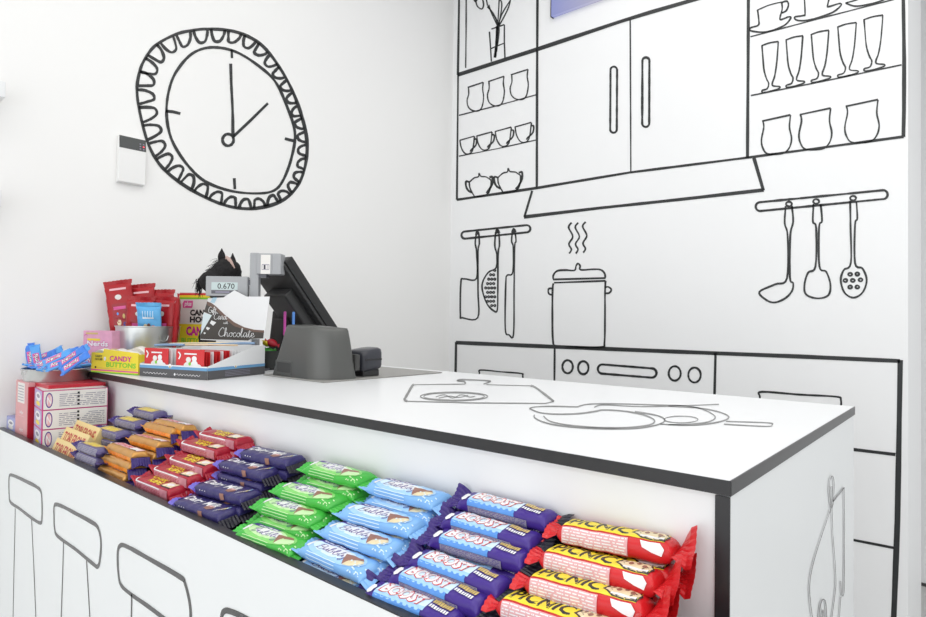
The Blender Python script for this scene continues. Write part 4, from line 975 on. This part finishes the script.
# gift cards in the carton
CR = mat('gift_card_red', (.62, .025, .03), .3)
def gcard(x, y, z, wc, hc_, rz, mt, label, deco=False):
    o = empty('gift_card', (0, 0, 0), label, 'gift card', 'gift cards in the display carton')
    M_ = Matrix.Translation(disp.location) @ Matrix.Rotation(yw, 4, 'Z') @ Matrix.Translation((x, y, z)) @ Matrix.Rotation(rz, 4, 'Z')
    o.matrix_world = M_
    b = MB(); b.box(0, wc, 0, .0016, 0, hc_, mt); b.build('card', o)
    if deco:
        pr = PR(.0003); g = lambda a, c, e: Vector((a*wc, -e, c*hc_))
        for bx, by, r in ((.42, .40, .15), (.66, .48, .13), (.8, .36, .13), (.55, .30, .15), (.45, .64, .09), (.66, .68, .09)): pr.disc(bx, by, r, r*1.1, NW if bx < .6 else WHITE, g, 12)
        for bx, by in ((.5, .5), (.62, .3), (.75, .35)): pr.disc(bx, by, .05, .06, GRN, g, 8)
        pr.rect(.3, .75, .82, .87, WHITE, g); pr.line([(.08, .9), (.16, .8), (.1, .65)], .05, WHITE, g)
        pr.build('printing', o)
hc1 = V(hw(175, 347.5, 10.4)).z-ZT
gcard(w*.05, .004, t_, w*.36, hc1*.98, 0, CR, 'red gift card with white bear shapes, left one at the carton front', True)
gcard(w*.53, .004, t_, w*.40, hc1*.98, 0, CR, 'red gift card with white bear shapes, right one at the carton front', True)
for i in range(16):
    y = .014+i*(d-.03)/16
    gcard(w*.48, y, t_, w*.44, hc1*(.9+.0015*i)-.004*(i > 9), 0, CR if i % 3 != 2 and i < 9 else WHITE, 'thin %s card edge in the row of cards behind the right front card' % ('red' if i % 3 != 2 and i < 9 else 'white'))
for i in range(6):
    y = .014+i*.010
    gcard(w*.06, y, t_, w*.36, hc1*.96, 0, WHITE, 'white card edge in the row of cards behind the left front card')
# pencils / candy sticks lying across the carton
STK = mat('pale_stick', (.78, .62, .40), .45, noise=.15, nscale=20); STB = mat('blue_sleeve', (.22, .34, .52), .4)
Md = Matrix.Translation(disp.location) @ Matrix.Rotation(yw, 4, 'Z')
zc_ = hc1+.004
for i, (x0, y0, x1, y1, m_, lab) in enumerate(((.05, .25, .95, .55, STK, 'cream paper stick lying across the gift cards, front one'), (.0, .45, .9, .85, CREAM, 'cream paper stick lying across the gift cards, back one'), (.02, .2, .45, .22, STB, 'blue-grey paper sleeve lying on the left gift cards'), (.55, .5, 1.0, .80, STB, 'blue-grey paper sleeve lying on the right gift cards'))):
    p = Md @ Vector((w*x0, d*y0, zc_+.003*(i % 2))); q = Md @ Vector((w*x1, d*y1, zc_+.004+.004*(i % 2)))
    b = MB(); b.tube([p, p.lerp(q, .3)+Vector((0, 0, .001)), p.lerp(q, .7)+Vector((0, 0, .0012)), q], .0035 if m_ is STB else .0022, m_, 8); tag(b.build('paper_stick', smooth=True, centre=True), lab, 'paper stick', 'paper sticks on the cards')
# tin bucket with red pouches
tb = V(hz(147.5, 366.5, -1)); wT = (tb-Vector((0, 0, ZC))).dot(_w)/S; R2 = 29.5/F*wT*S; TH2 = V(hw(146, 326, wT)).z-ZT
bk = empty('tin_bucket', (tb.x, tb.y, ZW), 'galvanised tin bucket full of red pouches behind the gift card carton', 'bucket')
b = MB(); b.lathe([(R2*.90, 0), (R2*.92, .004), (R2*.985, TH2-.004), (R2*1.01, TH2-.002), (R2*1.01, TH2), (R2*.97, TH2), (R2*.88, .003)], GALV, 44); b.build('pail', bk, smooth=True)
for sgn in (1, -1):
    dirv = (_r*sgn*.75 - _w*.55); dirv.z = 0; dirv.normalize(); sidev = Vector((-dirv.y, dirv.x, 0))
    b = MB(); b.tube([dirv*(R2+.0035)+sidev*(.013*cos(a))+Vector((0, 0, TH2*.78-.018*sin(a))) for a in [pi*k/10 for k in range(11)]], .0014, GALV, 6); b.build('handle', bk, smooth=True)
F_POU = film('film_pouch_red', (.40, .012, .018), .26); F_SKP = film('film_pouch_blue', (.12, .42, .76), .3)
def pouch_proto(mt, blue):
    L_, w_, t2 = (1.02*S, .50*S, .13*S) if not blue else (.62*S, .46*S, .08*S)
    B = Bar(L_, w_, t2, 2.6, .22, .0011, 4.1 if not blue else 1.2, .05); o = empty('candy_pouch', (0, 0, 0), 'x', 'candy pouch')
    B.body(mt, 20, parent=o); B.fin(-1, mt, .008, 0, parent=o); B.fin(1, mt, .012, .15, parent=o)
    pr = PR(.0004); P = lambda x, v, e: B.surf(x, v, e); k = dict(maxlen=.009, sc=(L_, w_))
    if not blue:
        pr.rect(.08, .62, .14, .86, DRED, P, **k)
        pr.disc(.25, .4, .07, .10, CREAM, P, 12, **k); pr.disc(.2, .66, .05, .08, PURP, P, 10, **k); pr.disc(.36, .66, .05, .06, GOLD, P, 10, **k); pr.disc(.42, .38, .03, .05, MBL, P, 8, **k)
        pr.disc(.74, .5, .05, .16, NW, P, 14, **k); pr.rect(.5, .56, .2, .8, PINK, P, **k); pr.rect(.88, .92, .1, .9, PALEP, P, **k)
    else:
        pr.rect(.62, .66, .2, .8, WHITE, P, **k)
        for i in range(5): pr.rect(.62, .86, .18+.14*i, .21+.14*i, PALEB, P, **k)
        pr.disc(.30, .35, .16, .14, CREAM, P, 14, **k); pr.disc(.22, .75, .2, .17, mat('salmon_print', (.75, .28, .20), .4), P, 14, **k); pr.disc(.38, .52, .1, .1, BROWN, P, 10, **k); pr.disc(.2, .5, .1, .1, CHOC, P, 10, **k)
    pr.build('printed_design', o); return o
pr_red = pouch_proto(F_POU, False); pr_blue = pouch_proto(F_SKP, True)
cw = Vector((_w.x, _w.y, 0)).normalized(); cr = Vector((_r.x, _r.y, 0)).normalized()
used_r = 0
for (ub, vb, ut, vt, dw, yawf, lab) in (
    (121, 332, 114.5, 281, .10, 8, 'red candy pouch leaning left in the tin bucket, tallest of them'),
    (141, 332, 139, 284.5, .22, 0, 'red candy pouch standing in the middle back of the bucket'),
    (158, 332, 159.5, 290, .22, -6, 'red candy pouch standing at the right back of the bucket'),
    (136, 334, 138, 297, -.06, 5, 'red candy pouch in the middle front of the bucket behind the blue one'),
    (160, 334, 161, 297, -.02, -10, 'red candy pouch at the right front of the bucket'),
    (172, 332, 175.5, 294, .04, -62, 'red candy pouch turned edge-on at the right side of the bucket'),
    (147, 337, 145.8, 303, -.22, 0, 'small sky-blue candy pouch with fruit picture in the front of the bucket')):
    blue = 'sky-blue' in lab
    A = V(hw(ub+3, vb, wT+dw)); C = V(hw(ut+3, vt, wT+dw*1.3)); x = (C-A).normalized(); ln = (C-A).length
    nn = (-cw*cos(radians(yawf))+cr*sin(radians(yawf))); nn = (nn-x*nn.dot(x)).normalized(); y = nn.cross(x)
    pp = pr_blue if blue else pr_red
    if blue or used_r == 0: o = pp
    else: o = copy_tree(pp)
    if not blue: used_r += 1
    L_ = (.62 if blue else 1.02)*S
    o.location = C-x*(L_*.5+.010); o.rotation_euler = Matrix((x, y, nn)).transposed().to_euler()
    o['label'] = lab; o['group'] = 'candy pouches in the bucket'
# CANDY HOUSE carton
P0 = V(hw(178.3, 362, 12.6)); yw2 = radians(30)
o = empty('tall_candy_carton', (P0.x, P0.y, ZW), 'tall white and yellow carton with black lettering behind the grey header card', 'carton', rz=yw2)
w2, d2, h3 = 1.02*S, .30*S, V(hw(179, 292, 12.6)).z-ZT
b = MB(); b.box(0, w2, 0, d2, 0, h3, NW); b.build('box', o, bev=.0008)
f = face(w2, d2, h3)['front']; pr = PR(.0003)
pr.rect(.0, w2, h3*.955, h3*.985, RED, f); pr.rect(0, w2, h3*.925, h3*.955, YEL, f); pr.rect(0, w2, h3*.90, h3*.925, GRN, f)
pr.rect(.0, w2*.66, h3*.28, h3*.56, YEL, f)
pr.poly([(w2*a, h3*c) for a, c in ((.08, .78), (.28, .78), (.30, .81), (.30, .88), (.10, .88), (.07, .84))], PINK, f); pr.text('plus', w2*.11, h3*.79, w2*.16, h3*.08, WHITE, f, bold=.02, shear=.2)
pr.text('CANDY', w2*.24, h3*.675, w2*.54, h3*.085, BLACK, f, bold=.05); pr.text('HOUSE', w2*.24, h3*.58, w2*.54, h3*.085, BLACK, f, bold=.05)
pr.text('CANDY', w2*.16, h3*.40, w2*.6, h3*.13, MAG, f, bold=.06); pr.text('BUTTONS', w2*.06, h3*.30, w2*.6, h3*.07, GRN, f, bold=.03)
pr.rect(w2*.12, w2*.22, h3*.24, h3*.27, BLACK, f)
pr.build('printing', o)
# weighing-scale pole display
SGR = mat('scale_grey', (.36, .37, .385), .4, noise=.03); SGD = mat('scale_dark_grey', (.10, .10, .12), .35); LCD = mat('lcd_pane', (.52, .62, .62), .2)
pole = V(hw(255, 275, 11.3)); 
sc_ = empty('scale_pole_display', (pole.x, pole.y, ZW), 'grey weighing-scale display on a pole reading 0.670 with a second head', 'scale display', rz=YAW)
zb = lambda v, wd=11.3, u=255: V(hw(u, v, wd)).z-ZW
px2m = 11.3*S/F
b = MB(); b.box(-4.5*px2m, 4.5*px2m, -.008, .014, .004, zb(253), SGR); b.build('pole', sc_, bev=.002)
b = MB(); b.box(-.03, .03, -.012, .06, 0, .006, SGD); b.build('base_plate', sc_, bev=.002)
b = MB(); b.box(2.5*px2m, 27*px2m, -.012, .030, zb(274.5), zb(253.5), SGR); b.box(17*px2m, 19*px2m, -.013, .0305, zb(274.5), zb(253.5), SGR); hd = b.build('rear_head', sc_, bev=.003)
fr = lambda a, c, e: Vector((a*px2m, -.012-e, zb(c)))
pr = PR(.0004); pr.poly([(7, 274), (16.5, 274), (16.5, 255), (7, 255)], NW, fr); pr.poly([(8, 270), (15.5, 270), (15.5, 264.5), (8, 264.5)], GREYT, fr)
for k in range(4): pr.poly([(8.6+1.7*k, 269.4), (9.8+1.7*k, 269.4), (9.8+1.7*k, 265.2), (8.6+1.7*k, 265.2)], NW if k != 1 else BLACK, fr)
pr.build('paper_label', hd)
b = MB(); b.box(4*px2m, 12*px2m, -.006, .02, zb(277.5), zb(274.7), SGD); b.build('head_socket', hd)
# customer head, facing the camera
hd2 = MB(); hd2.box(-47*px2m, -5.5*px2m, -.016, .004, zb(296.8), zb(277), SGR); h2o = hd2.build('front_head', sc_, bev=.003)
f2 = lambda a, c, e: Vector((a*px2m, -.016-e, zb(c)))
pr = PR(.0004); pr.poly([(-41, 290.5), (-15, 290.5), (-15, 283), (-41, 283)], LCD, f2); pr.poly([(-41, 294.3), (-15, 294.3), (-15, 291), (-41, 291)], SGD, f2)
pr.poly([(-37, 293.4), (-23, 293.4), (-23, 292), (-37, 292)], GREYT, f2)
pr.text('0.670', -35, 289.6, 17, -5.6, BLACK, f2, bold=.01)
pr.build('lcd', h2o)
b = MB(); b.box(-9*px2m, -3*px2m, -.008, .004, zb(285), zb(280), SGD); b.build('head_arm', sc_)
# plush horse
PLB = mat('black_plush', (.010, .009, .010), .9, noise=.4, nscale=80, bump=.8, bscale=200); PLP = mat('pink_plush', (.50, .36, .32), .9)
pc = V(hw(224, 275, 11.95)); ph = empty('plush_horse', (pc.x, pc.y, ZW), 'black plush horse toy with long mane behind the scale display', 'plush toy', rz=YAW)
pm = 11.95*S/F; zpl = lambda v: V(hw(224, v, 11.95)).z-ZW
bm = bmesh.new()
def blob(x, y, z, rx, ry, rz):
    M_ = Matrix.Translation((x, y, z)) @ Matrix.Diagonal((rx, ry, rz, 1)); bmesh.ops.create_icosphere(bm, subdivisions=3, radius=1, matrix=M_)
zt_ = zpl(258)
blob(0, .0, .065, .055, .05, .065); blob(-.002, -.004, .125, .042, .04, .05); blob(.0, -.006, zpl(283), 19*pm, 15*pm, 19*pm); blob(4*pm, -.008, zpl(273), 14*pm, 13*pm, 15*pm)
blob(-9*pm, -.02, zpl(282), 12*pm, 13*pm, 11*pm); blob(.03, -.035, .03, .022, .04, .022); blob(-.03, -.035, .03, .022, .04, .022); blob(.045, -.02, .09, .018, .02, .04); blob(-.045, -.02, .09, .018, .02, .04)
me = bpy.data.meshes.new('plush_body'); bm.to_mesh(me); bm.free(); me.materials.append(PLB)
bo = bpy.data.objects.new('body', me); COL.objects.link(bo); bo.parent = ph
rm = bo.modifiers.new('r', 'REMESH'); rm.mode = 'VOXEL'; rm.voxel_size = .0045; rm.use_smooth_shade = True
smo = bo.modifiers.new('s', 'SMOOTH'); smo.iterations = 4
dtx = bpy.data.textures.new('fur', 'CLOUDS'); dtx.noise_scale = .008; dm = bo.modifiers.new('d', 'DISPLACE'); dm.texture = dtx; dm.strength = .006
for (ux, vt_, vb_, inner) in ((-2, 248.5, 262, False), (9, 253, 270, True)):
    b = MB(); rings = []
    for k in range(7):
        t = k/6; wd = (3.6*sin(pi*min(1, .18+t*.9))**.8+.3)*pm; zz = zpl(vb_+(vt_-vb_)*t)
        rings.append([Vector((ux*pm+wd*cos(a), -.006+wd*.55*sin(a), zz)) for a in [2*pi*i/10 for i in range(10)]])
    b.loft(rings, PLB); e = b.build('ear', ph, smooth=True)
    if inner:
        b = MB(); b.tube([((u_-224)*pm, -.006-y_, zpl(v_)) for u_, v_, y_ in ((227.5, 262, .016), (229.5, 258, .017), (232, 260, .020), (235, 264, .023), (238, 269, .024))], [.5*pm, 1.9*pm, 2.0*pm, 1.7*pm, .8*pm], PLP, 8); i_ = b.build('inner_ear', e, smooth=True); i_['label'] = 'pinkish inner ear'
rf = random.Random(4)
b = MB()
def strand(p, d_, L, r=.0009, n=5, g=.02):
    pts = []; q = Vector(p); dd = Vector(d_).normalized()
    for k in range(n): pts.append(q.copy()); q += dd*L/n; dd = (dd+Vector((rf.uniform(-.15, .15), rf.uniform(-.15, .15), -g*6))).normalized()
    b.tube(pts, [r*(1-.8*k/(n-1)) for k in range(n)], PLB, 4)
for k in range(150):
    t = rf.random(); u = 222-17*t+rf.uniform(-3, 3); v = 260+26*t+rf.uniform(-3, 3)
    strand(((u-224)*pm, -.012+rf.uniform(-.02, .02), zpl(v)), (-.9, rf.uniform(-.6, .3), -.25), rf.uniform(.012, .03))
for k in range(90): strand(((203-224)*pm+rf.uniform(-.006, .006), -.022+rf.uniform(-.01, .01), zpl(283+rf.uniform(-5, 5))), (rf.uniform(-.3, .3), -.25, -1), rf.uniform(.02, .05), .001)
for k in range(170):
    a = rf.uniform(0, 2*pi); s_ = rf.uniform(.2, 1); strand(((4+15*s_*cos(a)-1)*pm, -.03+.006*s_, zpl(276-13*s_*sin(a))), (cos(a)*.8, -.5, sin(a)*.6), rf.uniform(.006, .014), .0007, 4)
b.build('mane', ph, smooth=True, fix=False)
# mat, receipt printer, pens
MATG = mat('grey_mat', (.30, .295, .28), .45, noise=.08, nscale=15)
mx0, mx1, my0, my1 = -9.46*S, -7.76*S, 5.80*S, 8.50*S
b = MB(); b.box(mx0, mx1, my0, my1, ZW-.0003, ZW+.003, MATG); mt_ = b.build('counter_mat', bev=.0008, centre=True); tag(mt_, 'flat grey mat on the worktop under the receipt printer', 'mat')
PRG = mat('printer_grey', (.105, .107, .102), .34, noise=.05, nscale=6, metal=.35)
PRD = mat('printer_slot', (.045, .045, .043), .5)
ZM = ZW+.0032
prn = empty('receipt_printer', (-8.5*S, 6.2*S, ZM), 'dark grey rounded receipt printer with pens standing behind it', 'printer')
hP = .85*S
def rring(x0, x1, y0, y1, z, r, rr_, n=8, dip=0):
    o = []
    for cx, cy, a0, q in ((x1-rr_, y0+rr_, -pi/2, rr_), (x1-r, y1-r, 0, r), (x0+r, y1-r, pi/2, r), (x0+r, y0+r, pi, r)):
        for i in range(n+1):
            a = a0+pi/2*i/n; o.append(Vector((cx+q*cos(a), cy+q*sin(a), z)))
    return o
X0, X1, Y0, Y1 = (-9.30+8.5)*S, (-7.80+8.5)*S, (5.84-6.2)*S, (6.52-6.2)*S
b = MB(); rings = []
for t in (0, .04, .25, .5, .75, .94, .985, 1.0):
    k = t; ins = .0 if t < .95 else (.0012 if t < .99 else .003)
    rg = rring(X0+.36*S*k+ins, X1-.10*S*k-ins, Y0+.03*S*k+ins, Y1-.10*S*k-ins, hP*t, .015, .075*1.0)
    if t > .7:
        for p in rg: p.z += -.07*S*((p.x-X0)/(X1-X0)-.4)*(t-.7)/.3
    rings.append(rg)
b.loft(rings, PRG); pb = b.build('housing', prn, smooth=True)
fy_ = lambda z, o_: Y0+.03*S*z/hP+o_
b = MB(); b.prism([(fy_(.010, -.0003), .010), (fy_(.23*S, -.0003), .23*S), (Y0+.014, .23*S), (Y0+.014, .010)], X0+.19*S, X0+.60*S, PRD, 'x')
b.build('paper_slot', prn)
b = MB()
for xa_, xb_, za_, zb_ in ((.15, .19, .004, .26*S), (.60, .62, .004, .26*S), (.19, .60, .23*S, .26*S), (.19, .60, .004, .010)):
    b.prism([(fy_(za_, -.0012), za_), (fy_(zb_, -.0012), zb_), (Y0+.014, zb_), (Y0+.014, za_)], X0+xa_*S, X0+xb_*S, PRG, 'x')
b.build('slot_frame', prn, bev=.0006)
b = MB(); b.box(X1-.30*S, X1-.02*S, Y1-.008, Y1+.006, .02, .06, PRD); b.build('rear_port', prn)
b = MB(); b.box(X0+.02*S, X0+.42*S, .40*S, .8*S, .0, .62*S, PRD); b.box(X0+.05*S, X0+.40*S, .43*S, .77*S, .62*S, .63*S, BLACK); PH = b.build('pen_well', prn, bev=.004)
for (u, vt_, m_, lab, dv) in ((285, 311.5, mat('pink_pen', (.72, .10, .48), .3), 'pink pen standing upright behind the receipt printer', 0), (293.6, 311.8, mat('blue_pen', (.10, .28, .72), .3), 'blue pen standing upright behind the receipt printer', 0)):
    tp = V(hy(u, vt_, 6.78)); zb0 = ZM+.632*S
    b = MB(); b.tube([(tp.x-.003, tp.y+.002, zb0+.0005), (tp.x, tp.y, tp.z-.006), (tp.x, tp.y, tp.z-.002), (tp.x, tp.y, tp.z)], [.0042, .0042, .0040, .003], m_, 12)
    o = b.build('felt_pen', smooth=True, centre=True); tag(o, lab, 'pen', 'pens by the printer')
# POS monitor seen from behind
MBK = mat('monitor_black', (.016, .016, .017), .45, noise=.1); MGR = mat('monitor_back', (.035, .035, .036), .4); 
mon = empty('till_monitor', (-10.4*S, 8.0*S, ZM), 'black till monitor tilted back, seen from behind its dark casing', 'monitor')
mxr = -9.9; pT = V(hx(282.8, 264, mxr)); pB = V(hx(322.8, 325, mxr)); pT2 = V(hx(293.6, 258, mxr))
ax = (pB-pT).normalized(); nrm = Vector((0, -ax.z, ax.y))
if nrm.y < 0: nrm = -nrm
th = (pT2-pT).dot(nrm); Lm = 2.0*S
Mm = Matrix((Vector((1, 0, 0)), ax, nrm)).transposed().to_4x4(); Mm.translation = pT-mon.location
b = MB(); b.box(-1.22*S, 0, 0, Lm, .25*th, th, MBK, Mm); b.build('screen', mon, bev=.003)
b = MB(); b.box(-1.19*S, -.004, .006, Lm-.01, 0, .25*th+.001, MGR, Mm); b.build('rear_casing', mon, bev=.003)
b = MB(); b.box(-.95*S, -.2*S, .55*S, 1.5*S, -.035, .001, MGR, Mm); b.build('mount_block', mon, bev=.006)
b = MB(); b.prism([(-.42*S, 0), (.30*S, 0), (.22*S, .34*S), (-.02*S, .62*S), (-.34*S, .55*S)], -.3*S, .28*S, MBK, 'x'); b.build('stand', mon, bev=.006)
b = MB(); b.box(-.5*S, .4*S, -.06*S, .62*S, 0, .012, MBK); b.build('foot', mon, bev=.003)
b = MB(); tb_ = V(hz(275, 368, -1)); bx_, by_ = tb_.x-mon.location.x, tb_.y+.3*S-mon.location.y
b.prism([(by_-.28*S, 0), (by_+.55*S, 0), (by_+.55*S, .75*S), (by_+.25*S, 1.12*S), (by_-.16*S, 1.12*S)], bx_-.36*S, bx_+.22*S, MBK, 'x'); b.build('till_base', mon, bev=.005)
b = MB(); b.prism([(by_-.31*S, .10*S), (by_-.2*S, .10*S), (by_-.14*S, .95*S), (by_-.21*S, .95*S)], bx_-.28*S, bx_+.12*S, MGR, 'x'); b.build('base_panel', mon, bev=.003)
# card reader / phone
DRB = mat('reader_black', (.03, .032, .042), .28)
ph_ = empty('card_terminal', (-8.16*S, 6.95*S, ZM), 'small black card terminal lying beside the receipt printer', 'card terminal')
b = MB(); rings = []
for t, k in ((0, .86), (.06, .97), (.18, 1), (.75, 1), (.92, .95), (1, .8)):
    hx_ = .24*S*k; hy_ = .24*S*k; z = .10*S+t*.36*S
    rings.append([Vector((p.x, p.y, z+p.y*.12)) for p in rring(-hx_, hx_, -hy_, hy_, 0, .018, .018, 5)])
b.loft(rings, DRB); b.build('casing', ph_, smooth=True)
b = MB(); b.box(-.22*S, .20*S, -.2*S, .16*S, 0, .11*S, BLACK); b.build('dock', ph_, bev=.002)
b = MB(); b.box(.232*S, .243*S, -.18*S, .18*S, .27*S, .30*S, BLACK); b.build('seam', ph_)
# little sweets between carton and printer
for i, (u, v, m_, lab, r) in enumerate(((266.5, 343.5, YEL, 'yellow wrapped sweet beside the header card', .075), (272, 343, CRED, 'dark red wrapped sweet beside the grey printer', .085), (267, 352, mat('green_foil', (.05, .32, .04), .3), 'green foil sweet above another green one by the printer', .10), (268, 359, mat('dark_green_foil', (.03, .18, .03), .3), 'dark green foil sweet at the bottom by the printer', .09), (262, 350, BLACK, 'black wrapped sweet behind the header card edge', .1))):
    c = V(hw(u, v, 11.9))
    o = empty('wrapped_sweet', c, lab, 'sweet', 'wrapped sweets')
    b = MB(); rg = []
    for k in range(9):
        t = k/8*pi; rg.append([Vector((r*S*cos(t)*1.25, r*S*max(.02, sin(t))*cos(a), r*S*max(.02, sin(t))*sin(a)*.8)) for a in [2*pi*j/10 for j in range(10)]])
    b.loft(rg, m_); b.build('foil', o, smooth=True)
    for sg in (1, -1):
        b = MB(); b.loft([[Vector((sg*(r*S*1.1), .001*cos(a), .001*sin(a))) for a in [2*pi*j/8 for j in range(8)]], [Vector((sg*(r*S*1.75), r*S*.6*cos(a), .002*sin(a))) for a in [2*pi*j/8 for j in range(8)]]], m_); b.build('twist', o)
    o.rotation_euler = (rf.uniform(0, 1), rf.uniform(-.5, .5), rf.uniform(0, 3))
b = MB(); jz = V(hw(262, 366, 11.9))
jr = V(hw(268, 362, 11.9))
b.lathe([(.30*S, 0), (.31*S, .01), (.31*S, .34*S), (.33*S, .36*S), (.29*S, .36*S), (.27*S, .012)], mat('dark_bowl', (.03, .032, .03), .4), 32); 
o = b.build('sweet_bowl', smooth=True); o.location = (jr.x, jr.y, ZW); tag(o, 'dark bowl holding wrapped sweets between the gift cards and printer', 'bowl')

# ------------------------------------------------------------------ light
wd = bpy.data.worlds.new('world'); scn.world = wd; wd.use_nodes = True
wd.node_tree.nodes['Background'].inputs[0].default_value = (.97, .985, 1, 1); wd.node_tree.nodes['Background'].inputs[1].default_value = .62
def area(name, loc, sx, sy, e, rot=(0, 0, 0), c=(1, 1, 1)):
    l = bpy.data.lights.new(name, 'AREA'); l.shape = 'RECTANGLE'; l.size = sx; l.size_y = sy; l.energy = e; l.color = c
    o = bpy.data.objects.new(name, l); COL.objects.link(o); o.location = loc; o.rotation_euler = rot; return o
for x, y, e in ((-.9, .2, 6.5), (.7, .2, 7.5), (-.9, -1.3, 6.5), (.9, -1.3, 7.5), (2.3, .4, 8), (2.2, 2.4, 9), (-.9, 1.5, 5), (.4, 1.5, 6)):
    area('ceiling_lamp', (x, y, 3.06), 1.2, 1.0, e, c=(1, .99, .97))
area('front_fill_light', (.6, -2.9, 1.3), 5.2, 2.4, 40, rot=(radians(90), 0, 0), c=(.97, .985, 1))  # added frontal fill light behind the camera, no window stands there
scn.view_settings.view_transform = 'Standard'; scn.view_settings.look = 'None'
scn.view_settings.exposure = .3; scn.view_settings.gamma = 1
scn.view_settings.use_curve_mapping = False
